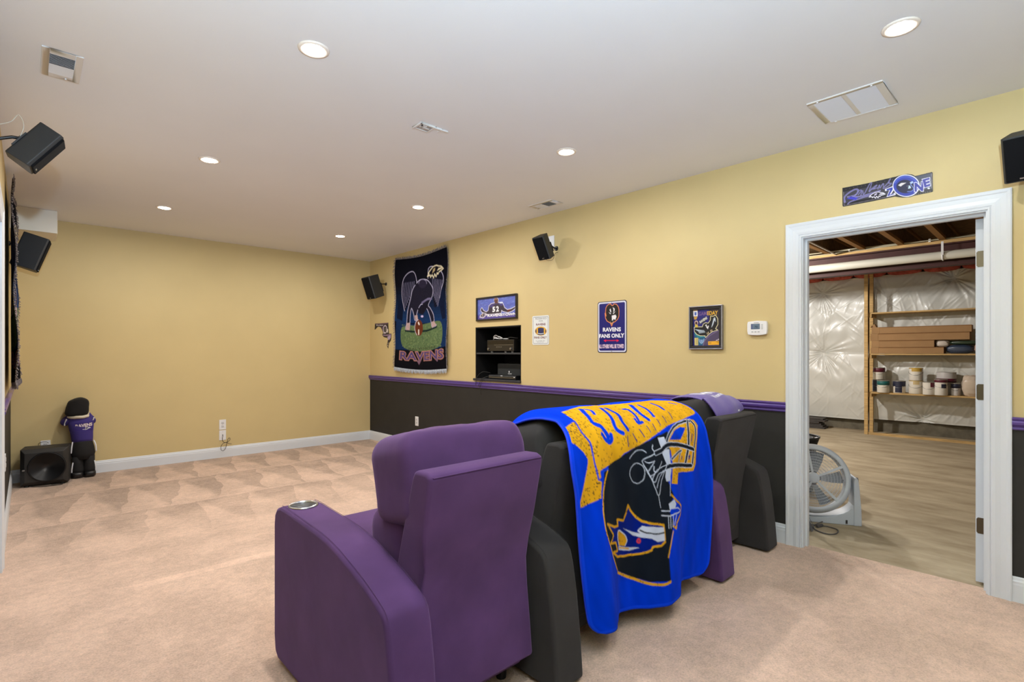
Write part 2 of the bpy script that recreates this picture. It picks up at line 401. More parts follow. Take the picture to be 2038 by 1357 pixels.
# =================================================================== ceiling registers
M_VENT = mat('vent_white', (222, 220, 218), rough=.45)
M_VENTD = mat('vent_inside', (60, 62, 66), rough=.8)
def register(name, x0, x1, y0, y1, label, group=None):
    t = thing(name, label, 'vent', ((x0 + x1) / 2, (y0 + y1) / 2, ZC), group=group)
    m = MB(); z = ZC; ix0, ix1, iy0, iy1 = x0 + .028, x1 - .028, y0 + .05, y1 - .045
    for a, b_ in (((x0, y0, z - .006), (ix0, y1, z)), ((ix1, y0, z - .006), (x1, y1, z)), ((ix0, y0, z - .006), (ix1, iy0, z)), ((ix0, iy1, z - .006), (ix1, y1, z))): m.box(a, b_)
    m.build('frame', M_VENT, t, bevel=.0015)
    MB().box((ix0, iy0, z - .0012), (ix1, iy1, z)).build('backing', M_VENTD, t)
    n = 18; st = (iy1 - iy0) / n
    for k in range(n):
        yc = iy0 + (k + .5) * st; s = 1 if k < n / 2 else -1
        MB().prism([(yc - st * .42, z - .004 - s * .0022), (yc + st * .42, z - .004 + s * .0022), (yc + st * .42, z - .0031 + s * .0022), (yc - st * .42, z - .0031 - s * .0022)], ix0, ix1, 'x').build('slat', M_VENT, t)
    MB().box((ix0, (iy0 + iy1) / 2 - .002, z - .0055), (ix1, (iy0 + iy1) / 2 + .001, z - .001)).build('divider', M_VENTD, t)
    MB().cyl(((x0 + x1) / 2 + .02, y1 - .02, z - .012), ((x0 + x1) / 2 + .02, y1 - .02, z - .004), .004, n=8).build('lever', M_VENT, t)
register('ceiling_register', .046, .191, 3.092, 3.40, 'white louvred ceiling register above the left wall speaker')
register('ceiling_register.001', 3.392, 3.556, 3.11, 3.40, 'white louvred ceiling register above the yellow wall speaker')
def return_grille():
    x0, x1, y0, y1 = 3.112, 3.471, .615, .961; z = ZC
    t = thing('return_air_grille', 'large white two-panel return air grille in the ceiling near the doorway', 'vent', ((x0 + x1) / 2, (y0 + y1) / 2, ZC))
    ix0, ix1, iy0, iy1 = x0 + .022, x1 - .022, y0 + .036, y1 - .028; ym = (iy0 + iy1) / 2
    m = MB()
    for a, b_ in (((x0, y0, z - .007), (ix0, y1, z)), ((ix1, y0, z - .007), (x1, y1, z)), ((ix0, y0, z - .007), (ix1, iy0, z)), ((ix0, iy1, z - .007), (ix1, y1, z)), ((ix0, ym - .011, z - .007), (ix1, ym + .011, z))): m.box(a, b_)
    m.build('frame', M_VENT, t, bevel=.0015)
    MB().box((ix0, iy0, z - .001), (ix1, iy1, z)).build('backing', M_VENTD, t)
    n = 24; st = (ix1 - ix0) / n
    for (a, b_) in ((iy0, ym - .011), (ym + .011, iy1)):
        for k in range(n):
            xc = ix0 + (k + .5) * st
            MB().prism([(xc - st * .46, z - .0026), (xc + st * .42, z - .0062), (xc + st * .46, z - .0054), (xc - st * .42, z - .0018)], a, b_, 'y').build('slat', mat('slat_white', (226, 230, 238), rough=.4), t)
    for (sx, sy) in ((x0 + .012, y0 + .05), (x0 + .012, y1 - .05), (x1 - .012, y0 + .06), (x1 - .012, y1 - .05)):
        MB().lathe([(0, -.0115), (.004, -.011), (.006, -.007), (.006, -.006), (0, -.006)], 10, Matrix.Translation((sx, sy, z))).build('screw', M_PLAST, t)
return_grille()
def junction_plate():
    x0, x1, y0, y1 = 1.692, 1.888, 2.585, 2.683; z = ZC
    t = thing('ceiling_plate', 'small white ceiling bracket plate with two openings, mid ceiling', 'plate', ((x0 + x1) / 2, (y0 + y1) / 2, ZC))
    m = MB()
    for a, b_ in (((x0, y0, z - .010), (x1, y0 + .012, z)), ((x0, y0, z - .010), (x0 + .012, y1, z)), ((x0, y1 - .008, z - .006), (x0 + .10, y1, z)), ((x0 + .10, y0, z - .006), (x0 + .112, y1, z)), ((x0 + .15, y0, z - .006), (x0 + .158, y0 + .055, z))): m.box(a, b_)
    m.build('frame', M_VENT, t, bevel=.001)
    MB().box((x0 + .012, y0 + .012, z - .003), (x0 + .10, y1 - .008, z)).build('recess', mat('plate_grey', (170, 168, 166), rough=.6), t)
    m = MB().box((x0 + .025, y0 + .028, z - .007), (x0 + .06, y0 + .038, z - .001)); m.box((x0 + .05, y0 + .05, z - .007), (x0 + .09, y0 + .062, z - .001)); m.box((x0 + .025, y0 + .028, z - .007), (x0 + .032, y0 + .06, z - .001))
    m.build('tab', M_VENT, t)
junction_plate()
# =================================================================== flat print: artwork drawn procedurally, carried as mesh colours
_TT = {}
def text_tris(s, bold=.0, shear=0.):
    """triangles of a line of lettering, normalised to the unit box (y up)"""
    k = (s, bold, shear)
    if k in _TT: return _TT[k]
    c = bpy.data.curves.new('lettering', 'FONT'); c.body = s; c.offset = bold; c.shear = shear; c.resolution_u = 3
    o = bpy.data.objects.new('lettering', c); COL.objects.link(o)
    dg = bpy.context.evaluated_depsgraph_get(); me = o.evaluated_get(dg).to_mesh(); me.calc_loop_triangles()
    V = np.array([v.co[:2] for v in me.vertices]); T = np.array([t.vertices[:] for t in me.loop_triangles])
    o.evaluated_get(dg).to_mesh_clear(); bpy.data.objects.remove(o); bpy.data.curves.remove(c)
    V = (V - V.min(0)) / (V.max(0) - V.min(0)); _TT[k] = V[T]; return _TT[k]
def homog(src, dst):
    A = []
    for (x, y), (u, v) in zip(src, dst):
        A.append([x, y, 1, 0, 0, 0, -u * x, -u * y, -u]); A.append([0, 0, 0, x, y, 1, -v * x, -v * y, -v])
    return np.linalg.svd(np.array(A, float))[2][-1].reshape(3, 3)
class Canvas:
    """W x H metres, n columns; drawing coordinates are design units mapped by a homography (default: metres, y down)"""
    def __init__(s, W, H, n, bg, quad=None, ss=2):
        s.W, s.H = W, H; s.nx = n; s.ny = max(2, int(round(n * H / W))); s.ss = ss
        s.w, s.h = s.nx * ss, s.ny * ss; s.px = s.w / W
        s.im = np.empty((s.h, s.w, 3)); s.im[:] = lin(bg)
        s.Hm = homog(quad, [(0, 0), (W, 0), (W, H), (0, H)]) if quad else np.eye(3)
        q = s.T([quad[0], quad[1]]) if quad else None
        s.k = (W / math.dist(quad[0], quad[1])) if quad else 1.
    def T(s, P):
        P = np.asarray(P, float).reshape(-1, 2); Q = np.c_[P, np.ones(len(P))] @ s.Hm.T
        return Q[:, :2] / Q[:, 2:3]
    def _grid(s, lo, hi):
        x0, y0 = np.clip(np.floor(np.array(lo) * s.px).astype(int), 0, [s.w, s.h]); x1, y1 = np.clip(np.ceil(np.array(hi) * s.px).astype(int) + 1, 0, [s.w, s.h])
        if x1 <= x0 or y1 <= y0: return None
        X, Y = np.meshgrid((np.arange(x0, x1) + .5) / s.px, (np.arange(y0, y1) + .5) / s.px); return slice(y0, y1), slice(x0, x1), X, Y
    def fill(s, P, rgb, sm=0):
        if sm: P = crom(P, sm, True)
        Q = s.T(P); g = s._grid(Q.min(0), Q.max(0))
        if g is None: return
        a, b, X, Y = g; ins = np.zeros(X.shape, bool)
        for i in range(len(Q)):
            (x0, y0), (x1, y1) = Q[i], Q[(i + 1) % len(Q)]
            if y0 == y1: continue
            c = (y0 > Y) != (y1 > Y); ins ^= c & (X < (x1 - x0) * (Y - y0) / (y1 - y0) + x0)
        s.im[a, b][ins] = lin(rgb)
    def stroke(s, P, w, rgb, sm=0, closed=False):
        if sm: P = crom(P, sm, closed)
        elif closed: P = list(P) + [P[0]]
        Q = s.T(P); r = max(w * s.k / 2, .45 / s.px)
        for i in range(len(Q) - 1):
            p, q = Q[i], Q[i + 1]; g = s._grid(np.minimum(p, q) - r, np.maximum(p, q) + r)
            if g is None: continue
            a, b, X, Y = g; d = q - p; L = max(d @ d, 1e-12)
            t = np.clip(((X - p[0]) * d[0] + (Y - p[1]) * d[1]) / L, 0, 1)
            s.im[a, b][(X - p[0] - t * d[0]) ** 2 + (Y - p[1] - t * d[1]) ** 2 <= r * r] = lin(rgb)
    def ell(s, c, rx, ry, rgb, w=None, a0=0, a1=360, n=40):
        P = [(c[0] + rx * math.cos(math.radians(a0 + (a1 - a0) * i / n)), c[1] + ry * math.sin(math.radians(a0 + (a1 - a0) * i / n))) for i in range(n + 1)]
        (s.fill(P[:-1], rgb) if w is None else s.stroke(P, w, rgb))
    def text(s, txt, quad, rgb, bold=.0, shear=0.):
        """lettering stretched into quad TL,TR,BR,BL (design units)"""
        t = text_tris(txt, bold, shear); tl, tr, br, bl = [np.array(q, float) for q in quad]
        x = t[..., 0:1]; y = 1 - t[..., 1:2]
        P = (tl * (1 - x) + tr * x) * (1 - y) + (bl * (1 - x) + br * x) * y
        for tri in P: s.fill(tri, rgb)
    def box(s, txt, x0, y0, x1, y1, rgb, bold=.0, shear=0.): s.text(txt, [(x0, y0), (x1, y0), (x1, y1), (x0, y1)], rgb, bold, shear)
    def noise(s, amp, seed=0, cell=3):
        r = np.random.RandomState(seed); n = r.rand(s.h // cell + 2, s.w // cell + 2); n = np.kron(n, np.ones((cell, cell)))[:s.h, :s.w]
        s.im *= (1 + amp * (n - .5) * 2)[..., None]
    def at(s, u, v):
        """bilinear sample, u,v in 0..1 (v down)"""
        k = s.ss; im = s.im.reshape(s.ny, k, s.nx, k, 3).mean((1, 3))
        x = np.clip(u * s.nx - .5, 0, s.nx - 1.001); y = np.clip(v * s.ny - .5, 0, s.ny - 1.001); i = x.astype(int); j = y.astype(int); a = (x - i)[..., None]; b = (y - j)[..., None]
        i1 = np.minimum(i + 1, s.nx - 1); j1 = np.minimum(j + 1, s.ny - 1)
        return (im[j, i] * (1 - a) + im[j, i1] * a) * (1 - b) + (im[j1, i] * (1 - a) + im[j1, i1] * a) * b
def grid_mesh(name, P, keep=None, thick=0.):
    """P: (nv,nu,3) surface points -> mesh, optional face mask"""
    nv, nu = P.shape[:2]; idx = np.arange(nv * nu).reshape(nv, nu)
    F = np.stack([idx[:-1, :-1], idx[1:, :-1], idx[1:, 1:], idx[:-1, 1:]], -1).reshape(-1, 4)
    if keep is not None: F = F[keep.reshape(-1)]
    me = bpy.data.meshes.new(name); me.vertices.add(nv * nu); me.vertices.foreach_set('co', P.reshape(-1).astype(np.float32))
    me.loops.add(F.size); me.loops.foreach_set('vertex_index', F.reshape(-1).astype(np.int32))
    me.polygons.add(len(F)); me.polygons.foreach_set('loop_start', (np.arange(len(F)) * 4).astype(np.int32)); me.update(calc_edges=True)
    return me
def paint(me, rgb):
    a = me.color_attributes.new('print', 'FLOAT_COLOR', 'POINT'); n = len(me.vertices)
    a.data.foreach_set('color', np.c_[rgb.reshape(n, 3), np.ones(n)].astype(np.float32).reshape(-1))
def print_on(name, cv, O, ax, ay, parent, m, keep=None, bulge=None):
    """lay a canvas out as a flat colour mesh: origin (top left), axis vectors across and down (full length)"""
    O, ax, ay = [np.array(q, float) for q in (O, ax, ay)]; nu, nv = cv.nx + 1, cv.ny + 1
    u, v = np.meshgrid(np.linspace(0, 1, nu), np.linspace(0, 1, nv)); P = O + u[..., None] * ax + v[..., None] * ay
    if bulge is not None: P = P + bulge(u, v)
    k = None
    if keep is not None: k = keep((u[:-1, :-1] + u[1:, 1:]) / 2, (v[:-1, :-1] + v[1:, 1:]) / 2)
    me = grid_mesh(name, P, k); paint(me, cv.at(u, v))
    return link(name, me, m, parent)
def inpoly(P):
    P = np.array(P, float)
    def f(u, v):
        ins = np.zeros(u.shape, bool)
        for i in range(len(P)):
            (x0, y0), (x1, y1) = P[i], P[(i + 1) % len(P)]
            if y0 == y1: continue
            ins ^= ((y0 > v) != (y1 > v)) & (u < (x1 - x0) * (v - y0) / (y1 - y0) + x0)
        return ins
    return f
M_PRINT = colmat('printed_gloss', rough=.35, spec=.5)
M_PRINTM = colmat('printed_paper', rough=.55, spec=.3)
def bird_head(cv, q, ink=(16, 14, 26), line=(236, 226, 200), shade=(196, 178, 138)):
    """team emblem: profile bird head with swept feathers; q maps unit coords to design coords"""
    f = lambda P: [q(*p) for p in P]
    HD = [(0, .78), (.10, .60), (.05, .58), (.20, .36), (.38, .16), (.58, .10), (.70, .16), (.86, .20), (1, .38), (.90, .46), (.74, .56), (.68, .70), (.62, .60), (.56, .86), (.46, .66), (.40, .92), (.30, .70), (.20, .86), (.18, .70)]
    cv.fill(f(HD), ink); cv.stroke(f(HD), abs(q(1, 0)[0] - q(0, 0)[0]) * .045, line, closed=True)
    cv.fill(f([(.30, .62), (.36, .34), (.50, .24), (.48, .44), (.40, .52)]), shade)
    cv.fill(f([(.60, .48), (.70, .30), (.88, .28), (.93, .36), (.80, .40)]), line)
# ------------------------------------------------------------------- blanket surface
_BY = np.array([(1.86,.70),(1.845,.85),(1.80,.96),(1.72,1.012),(1.62,1.028),(1.52,1.018),(1.44,.990),(1.385,.947),(1.350,.89),(1.333,.80),(1.325,.65),(1.322,.45),(1.322,.25),(1.322,.10)])
def _pc(P,n):
    d=np.r_[0,np.cumsum(np.linalg.norm(np.diff(P,axis=0),axis=1))]; t=d/d[-1]
    return t,d[-1]
def _cr(t,T,V):
    # monotone-ish cubic (Catmull-Rom on non-uniform knots)
    V=np.asarray(V,float); T=np.asarray(T,float); t=np.asarray(t,float)
    i=np.clip(np.searchsorted(T,t,side='right')-1,0,len(T)-2); h=T[i+1]-T[i]; s=(t-T[i])/h
    m=np.gradient(V,T,axis=0)
    if V.ndim>1: s=s[...,None]; h=h[...,None]
    h00=2*s**3-3*s**2+1; h10=s**3-2*s**2+s; h01=-2*s**3+3*s**2; h11=s**3-s**2
    return h00*V[i]+h10*h*m[i]+h01*V[i+1]+h11*h*m[i+1]
_BT,_BL=_pc(_BY,0)
def blanket(u,v):
    """u 0..1 left to right, v 0..1 front hem to back hem -> x,y,z"""
    u,v=np.broadcast_arrays(np.asarray(u,float),np.asarray(v,float))
    yz=_cr(v,_BT,_BY); y,z=yz[...,0],yz[...,1]
    d=np.clip((1.0-z)/.88,0,1)*(v>.35)                # 0 at the crest, 1 at the back hem
    xl=_cr(d,[0,.12,.36,.6,1.0],[1.625,1.582,1.605,1.64,1.715])
    xr=_cr(d,[0,.12,.36,.6,1.0],[2.745,2.715,2.735,2.742,2.690])
    x=xl+(xr-xl)*u
    f=_cr(u,[0,.07,.17,.30,.45,.58,.72,.86,1.0],[.03,-.012,.012,.078,.0,-.052,.012,.028,-.01])
    f=f+.006*np.sin(u*34.+.5)*np.clip(d*1.6,0,1)+.002*np.sin(u*61.+2.+2*v)*np.clip(d*1.2,0,1)
    y=y+f*np.clip(d*1.15,0,1)**1.3
    # soft puckers over the crest, sag between the two head cushions
    z=z-.020*u*np.exp(-((v-.38)/.25)**2)*1.0 - .012*np.exp(-((u-.50)/.07)**2)*np.exp(-((v-.36)/.2)**2)
    y=y+.006*np.sin(u*37+1.3*np.sin(v*9))*np.clip((v-.2)*3,0,1)*np.clip(1.3-d*1.3,0,1)
    z=z-.05*np.exp(-(u/.05)**2)*np.clip((.40-v)/.15,0,1)
    z=z+.010*np.sin(u*9.5+.6)*np.clip((v-.9)/.1,0,1)
    return x,y,z
BLANKET_ART = [
('F','G',0,[(102,349),(142,341),(187,332),(236,320),(292,303),(323,306),(358,309),(396,306),(512,265),(528,278),(544,289),(561,301),(579,310),(612,314),(655,314),(705,313),(755,310),(807,306),(863,305),(887,313),(913,320),(941,326),(970,332),(996,340),(1000,355),(1000,371),(1000,385),(1000,398),(996,415),(980,437),(957,444),(911,449),(851,453),(808,458),(773,463),(728,467),(675,469),(637,477),(605,485),(568,490),(526,492),(494,498),(468,504),(443,511),(416,517),(385,520),(351,524),(323,527),(305,534),(292,544),(268,549),(237,553),(196,553),(162,555),(143,561),(142,575),(126,582),(126,569),(126,554),(124,540),(122,524),(120,509),(119,496),(119,484),(109,474),(99,463),(90,452),(87,432),(90,409),(89,384)]),
('F','G',0,[(0,432),(34,425),(89,412),(84,433),(87,452),(100,469),(114,485),(116,496),(116,508),(119,524),(122,540),(122,553),(122,566),(122,580),(140,588),(133,602),(126,615),(122,630),(97,633),(74,636),(52,638),(29,641),(4,643),(11,630),(20,618),(29,605),(39,594),(50,581),(60,570),(72,558),(82,547),(90,535),(93,524),(76,506),(57,495),(39,485),(17,477),(0,469),(0,452)]),
('S','B',3.0,[(90,409),(89,419),(87,430),(87,441),(90,452),(96,460),(104,469),(113,477),(119,484),(120,491),(122,496),(120,502),(120,509),(122,516),(122,523),(123,531),(124,540),(126,550),(126,562),(126,573),(126,581)]),
('S','B',10,[(239,343),(229,355),(216,367),(205,381),(195,392),(187,403),(182,412),(180,421),(182,427),(189,431),(199,435),(207,437),(215,440),(220,445),(223,449),(226,455),(230,460),(233,464),(237,470),(239,474),(242,477)]),
('S','B',8,[(203,466),(206,469),(209,474),(213,478),(219,483),(225,486),(230,488),(237,491),(243,492),(249,492),(255,490),(259,487),(262,484),(263,482),(263,478),(262,475),(262,472)]),
('S','B',6,[(260,343),(263,345),(269,349),(273,353),(275,359),(270,366),(262,375),(255,382),(250,387)]),
('S','B',8,[(368,348),(355,361),(339,379),(326,395),(319,407),(313,419),(308,430),(302,439),(300,446),(300,452),(302,455),(303,459),(308,462),(312,464),(320,468),(328,470),(335,472)]),
('S','B',9,[(398,350),(395,360),(393,373),(392,387),(391,398),(386,408),(381,417),(373,425),(369,433),(369,441),(372,451),(376,459),(379,463)]),
('S','B',7,[(515,356),(521,357),(526,358),(532,360),(534,366),(531,373),(525,381),(519,391),(511,400),(504,411),(495,421),(489,431),(486,437)]),
('S','B',6,[(475,421),(472,425),(471,432),(469,438),(472,441),(479,441),(491,440),(502,438),(511,438)]),
('S','B',9,[(601,343),(588,357),(574,374),(561,390),(555,403),(555,413),(559,423),(564,431),(568,437)]),
('S','B',7,[(648,349),(642,358),(638,371),(634,383),(629,393),(625,404),(622,414),(619,422),(618,428)]),
('S','B',7,[(770,345),(768,351),(768,359),(768,367),(768,375),(765,383),(761,391),(757,397),(757,401)]),
('S','B',5,[(914,356),(918,360),(924,365),(930,371),(933,374)]),
('S','P',2.6,[(359,485),(353,498),(352,511)]),
('S','P',2.6,[(408,478),(415,490),(423,502)]),
('S','P',2.6,[(458,464),(474,488)]),
('S','P',2.6,[(519,455),(528,477)]),
('S','P',2.6,[(575,456),(577,476)]),
('S','P',2.6,[(622,443),(624,464)]),
('S','P',2.6,[(682,432),(675,458)]),
('S','P',2.6,[(768,419),(755,449)]),
('F','N',0,[(167,562),(207,555),(247,548),(275,543),(296,538),(316,532),(349,526),(392,520),(431,514),(456,508),(484,502),(515,498),(557,496),(608,494),(651,487),(667,511),(655,525),(647,539),(637,553),(627,566),(615,579),(605,594),(597,607),(588,621),(581,636),(591,652),(598,669),(608,686),(582,706),(572,720),(562,732),(572,748),(582,764),(574,778),(564,791),(554,804),(545,819),(536,834),(528,849),(528,863),(528,876),(528,890),(528,904),(528,918),(529,931),(505,930),(482,928),(458,927),(435,926),(415,921),(396,916),(378,912),(359,907),(338,900),(309,889),(247,867),(219,844),(200,825),(186,808),(175,791),(162,775),(147,757),(134,741),(124,725),(124,713),(123,700),(123,689),(123,676),(123,664),(127,652),(132,641),(134,628),(139,617),(143,605),(150,590),(159,577)]),
('S','B',5,[(150,562),(156,562),(163,561),(172,559),(179,559),(186,559),(193,559),(199,561),(203,561)]),
('S','G',3,[(195,565),(183,571),(169,581),(156,593),(146,605),(137,619),(132,634),(127,649),(123,664),(122,678),(122,694),(123,710),(127,726),(136,742),(147,759),(163,775),(175,791),(187,809),(205,829),(225,850),(247,867)]),
('S','G',4.5,[(247,872),(298,890),(330,902),(356,910),(375,915),(391,920),(405,924),(419,928),(435,931),(449,934),(464,936),(476,937),(488,938),(499,938),(511,937),(521,935),(528,934)]),
('S','G',4,[(591,682),(627,707),(701,736),(685,754),(634,760),(607,771),(598,787),(578,777)]),
('S','G',3,[(572,792),(565,800),(557,811),(548,823),(541,833),(535,842),(531,850),(526,857),(524,862)]),
('F','G',0,[(639,512),(662,496),(698,480),(773,469),(808,462),(851,455),(931,464),(947,485),(933,501),(923,517),(913,533),(900,549),(886,564),(873,580),(863,596),(856,613),(831,634),(777,633),(677,623),(665,639),(654,656),(605,649),(614,635),(621,619),(628,604),(637,589),(641,567),(645,547),(628,523)]),
('F','B',0,[(649,514),(677,502),(717,491),(783,482),(818,486),(791,506),(765,523),(702,518)]),
('F','W',0,[(571,502),(619,503),(625,520),(601,531),(582,533),(575,518)]),
('F','W',0,[(621,541),(638,542),(632,558),(627,575),(622,591),(618,609),(605,625),(595,639),(569,638),(565,623),(579,604),(595,585),(588,569),(582,551),(605,543)]),
('S','W',6.6,[(631,517),(638,511),(648,504),(662,496),(678,490),(697,485),(718,480),(740,477),(758,474),(775,470),(794,468),(810,466),(827,464),(844,464),(861,464),(878,466),(891,467)]),
('S','N',4,[(631,517),(638,511),(648,504),(662,496),(678,490),(697,485),(718,480),(740,477),(758,474),(775,470),(794,468),(810,466),(827,464),(844,464),(861,464),(878,466),(891,467)]),
('S','W',7.1,[(896,464),(900,468),(908,474),(916,479),(920,486),(918,492),(916,499),(910,506),(903,515),(893,526),(878,539),(864,553),(851,565),(841,579),(833,593),(827,605),(823,614)]),
('S','N',4.5,[(896,464),(900,468),(908,474),(916,479),(920,486),(918,492),(916,499),(910,506),(903,515),(893,526),(878,539),(864,553),(851,565),(841,579),(833,593),(827,605),(823,614)]),
('S','W',7.6,[(864,462),(857,468),(848,476),(841,486),(835,496),(830,508),(824,519),(821,533),(817,544),(811,555),(804,565),(797,574),(790,583),(784,593),(777,601),(771,609),(768,613)]),
('S','N',5,[(864,462),(857,468),(848,476),(841,486),(835,496),(830,508),(824,519),(821,533),(817,544),(811,555),(804,565),(797,574),(790,583),(784,593),(777,601),(771,609),(768,613)]),
('S','W',5.1,[(753,556),(744,563),(731,573),(715,583),(704,590)]),
('S','N',2.5,[(753,556),(744,563),(731,573),(715,583),(704,590)]),
('S','W',5.6,[(639,574),(649,571),(664,567),(682,564),(704,562),(724,561),(740,559),(751,559),(758,558)]),
('S','N',3,[(639,574),(649,571),(664,567),(682,564),(704,562),(724,561),(740,559),(751,559),(758,558)]),
('S','W',9.6,[(521,541),(531,541),(546,541),(565,541),(579,541),(592,539),(602,535),(614,532),(625,530),(639,528),(655,528),(677,531),(705,533),(740,538),(767,542),(787,546),(803,549),(815,553),(828,556),(840,559),(850,562)]),
('S','N',7,[(521,541),(531,541),(546,541),(565,541),(579,541),(592,539),(602,535),(614,532),(625,530),(639,528),(655,528),(677,531),(705,533),(740,538),(767,542),(787,546),(803,549),(815,553),(828,556),(840,559),(850,562)]),
('S','W',9.6,[(481,621),(484,617),(491,611),(499,604),(511,599),(529,597),(555,596),(579,596),(599,595),(617,594),(632,595),(651,595),(678,598),(730,605),(768,610),(797,613),(815,615)]),
('S','N',7,[(481,621),(484,617),(491,611),(499,604),(511,599),(529,597),(555,596),(579,596),(599,595),(617,594),(632,595),(651,595),(678,598),(730,605),(768,610),(797,613),(815,615)]),
('S','D',3,[(860,511),(843,533)]),
('S','D',3,[(814,579),(805,591)]),
('S','D',3,[(754,578),(747,587)]),
('S','W',1.3,[(438,598),(433,606),(429,613),(421,619),(412,622),(401,625),(389,625),(376,622),(363,618),(352,612),(345,604),(340,596),(340,588),(343,581),(351,574),(362,570),(375,566),(389,565),(403,565),(416,567),(426,571),(433,575),(438,582),(439,590),(438,598)]),
('S','W',1.4,[(351,546),(358,542),(371,538),(385,534),(398,531),(411,528),(422,527),(433,527),(442,527),(449,528),(456,531),(462,533),(465,535)]),
('S','W',1.5,[(515,542),(478,548),(445,555),(435,561),(443,577),(454,591),(461,607),(471,623)]),
('S','W',1.3,[(449,561),(452,563),(455,565),(459,566),(465,567),(474,567),(484,566),(495,565),(504,564)]),
('S','W',1.3,[(456,593),(476,580),(498,567)]),
('S','W',1.5,[(439,573),(445,582),(452,596),(462,611),(471,625),(476,638),(484,654),(489,666),(496,672),(504,667),(511,656),(519,641),(529,628),(545,618),(565,606),(584,597),(595,589)]),
('S','W',1.3,[(462,610),(469,607),(482,604),(496,599),(509,596),(524,590),(538,583),(552,578),(561,573)]),
('S','W',1.3,[(491,647),(495,641),(502,631),(511,622),(521,615),(532,611),(545,607),(557,605),(565,604)]),
('S','W',2,[(512,516),(511,518),(506,520),(504,524),(504,527),(505,528),(508,531),(511,533),(514,534)]),
('S','W',2,[(492,580),(491,582),(489,586),(486,589),(486,591),(486,594),(489,595),(491,596),(492,597)]),
('F','W',0,[(562,707),(607,698),(617,714),(607,723),(564,724)]),
('S','W',2.0,[(506,720),(564,729),(574,722),(629,728),(672,745),(599,742),(562,744),(534,739),(504,734)]),
('S','W',1.8,[(548,744),(545,761),(542,778)]),
('S','W',1.8,[(565,742),(561,761),(557,780)]),
('S','W',1.8,[(585,745),(579,762),(572,778)]),
('S','W',1.8,[(611,746),(598,760),(587,773)]),
('S','W',1.3,[(602,629),(598,643),(592,657),(587,670),(581,684)]),
('S','W',1.3,[(496,673),(499,691),(502,709)]),
('F','D',0,[(142,704),(222,730),(249,732),(246,713),(292,723),(313,701),(323,682),(343,702),(378,726),(405,741),(425,746),(446,752),(478,757),(512,764),(512,778),(512,792),(512,815),(492,824),(449,823),(442,832),(422,837),(393,840),(369,840),(342,837),(308,835),(242,823),(190,797),(242,805),(225,777),(162,764),(189,759),(205,749),(172,726)]),
('S','G',4,[(142,704),(222,730),(249,732),(246,713),(292,723),(313,701),(323,682),(343,702),(378,726),(405,741),(425,746),(446,752),(478,757),(512,764),(512,778),(512,792),(512,815),(492,824),(449,823),(442,832),(422,837),(393,840),(369,840),(342,837),(308,835),(242,823),(190,797),(242,805),(225,777),(162,764),(189,759),(205,749),(172,726),(142,704)]),
('F','W',0,[(289,746),(328,759),(358,769),(396,778),(383,768),(405,755),(426,759),(452,762),(481,767),(512,771),(512,792),(512,811),(475,811),(443,797),(422,793),(403,791),(381,785),(358,779),(329,764)]),
('S','N',2.5,[(396,767),(399,769),(402,770),(406,772),(413,775),(423,778),(438,780),(455,784),(469,786),(482,787),(494,787),(504,787),(511,787)]),
('S','R',3.0,[(396,801),(395,803),(393,805),(389,805),(386,804),(385,803),(383,800),(385,797),(386,795),(389,794),(393,795),(395,797),(396,801)]),
('F','G',0,[(247,745),(302,767),(323,788),(310,804),(258,792),(253,776),(249,761)]),
('S','W',2,[(258,792),(255,787),(250,779),(246,772),(245,765),(246,760),(246,754),(249,749),(255,747),(265,749),(278,755),(290,761),(302,767),(309,772),(316,778),(320,784),(323,788),(322,793),(318,797),(313,801),(310,804)]),
('F','W',0,[(253,793),(253,805),(309,818),(342,824),(371,823),(395,821),(372,818),(348,815),(312,808)]),
('S','G',2.5,[(262,800),(335,817)])]
# =================================================================== theatre seating (row along x, backs toward the camera)
def fabric(name, rgb, var=.10, sheen=.5):
    m = mat(name, rgb, rough=.88, spec=.15, bump=.12, bscale=700, var=var, vscale=5., sheen=sheen, detail=5.)
    # soft creases of stuffed cloth
    nt = m.node_tree; b = nt.nodes['Principled BSDF']; tc = nt.nodes.new('ShaderNodeTexCoord')
    n = nt.nodes.new('ShaderNodeTexNoise'); n.inputs['Scale'].default_value = 5.5; n.inputs['Detail'].default_value = 2; n.inputs['Distortion'].default_value = .4
    nt.links.new(tc.outputs['Object'], n.inputs['Vector'])
    bp = nt.nodes.new('ShaderNodeBump'); bp.inputs['Strength'].default_value = .12; bp.inputs['Distance'].default_value = .03
    nt.links.new(n.outputs['Fac'], bp.inputs['Height']); old = b.inputs['Normal'].links[0].from_socket
    nt.links.new(old, bp.inputs['Normal']); nt.links.new(bp.outputs[0], b.inputs['Normal'])
    return m
M_PUR = fabric('purple_microfibre', (78, 52, 95), .17, .65)
M_DRK = fabric('charcoal_microfibre', (52, 50, 51), .14, .30)
M_STEEL = mat('brushed_steel', (176, 178, 182), rough=.28, metal=1.)
M_FOOT = mat('black_foot', (14, 14, 15), rough=.6)
ARM = [(2.275, .035), (2.285, .10), (2.285, .570), (2.278, .610), (2.255, .638), (2.215, .652), (2.15, .654), (2.05, .650), (1.95, .646), (1.85, .642), (1.76, .634), (1.67, .619), (1.58, .596), (1.49, .571), (1.42, .545), (1.372, .523), (1.352, .500), (1.338, .45), (1.318, .33), (1.300, .16), (1.288, .012), (1.62, .012), (2.24, .012)]
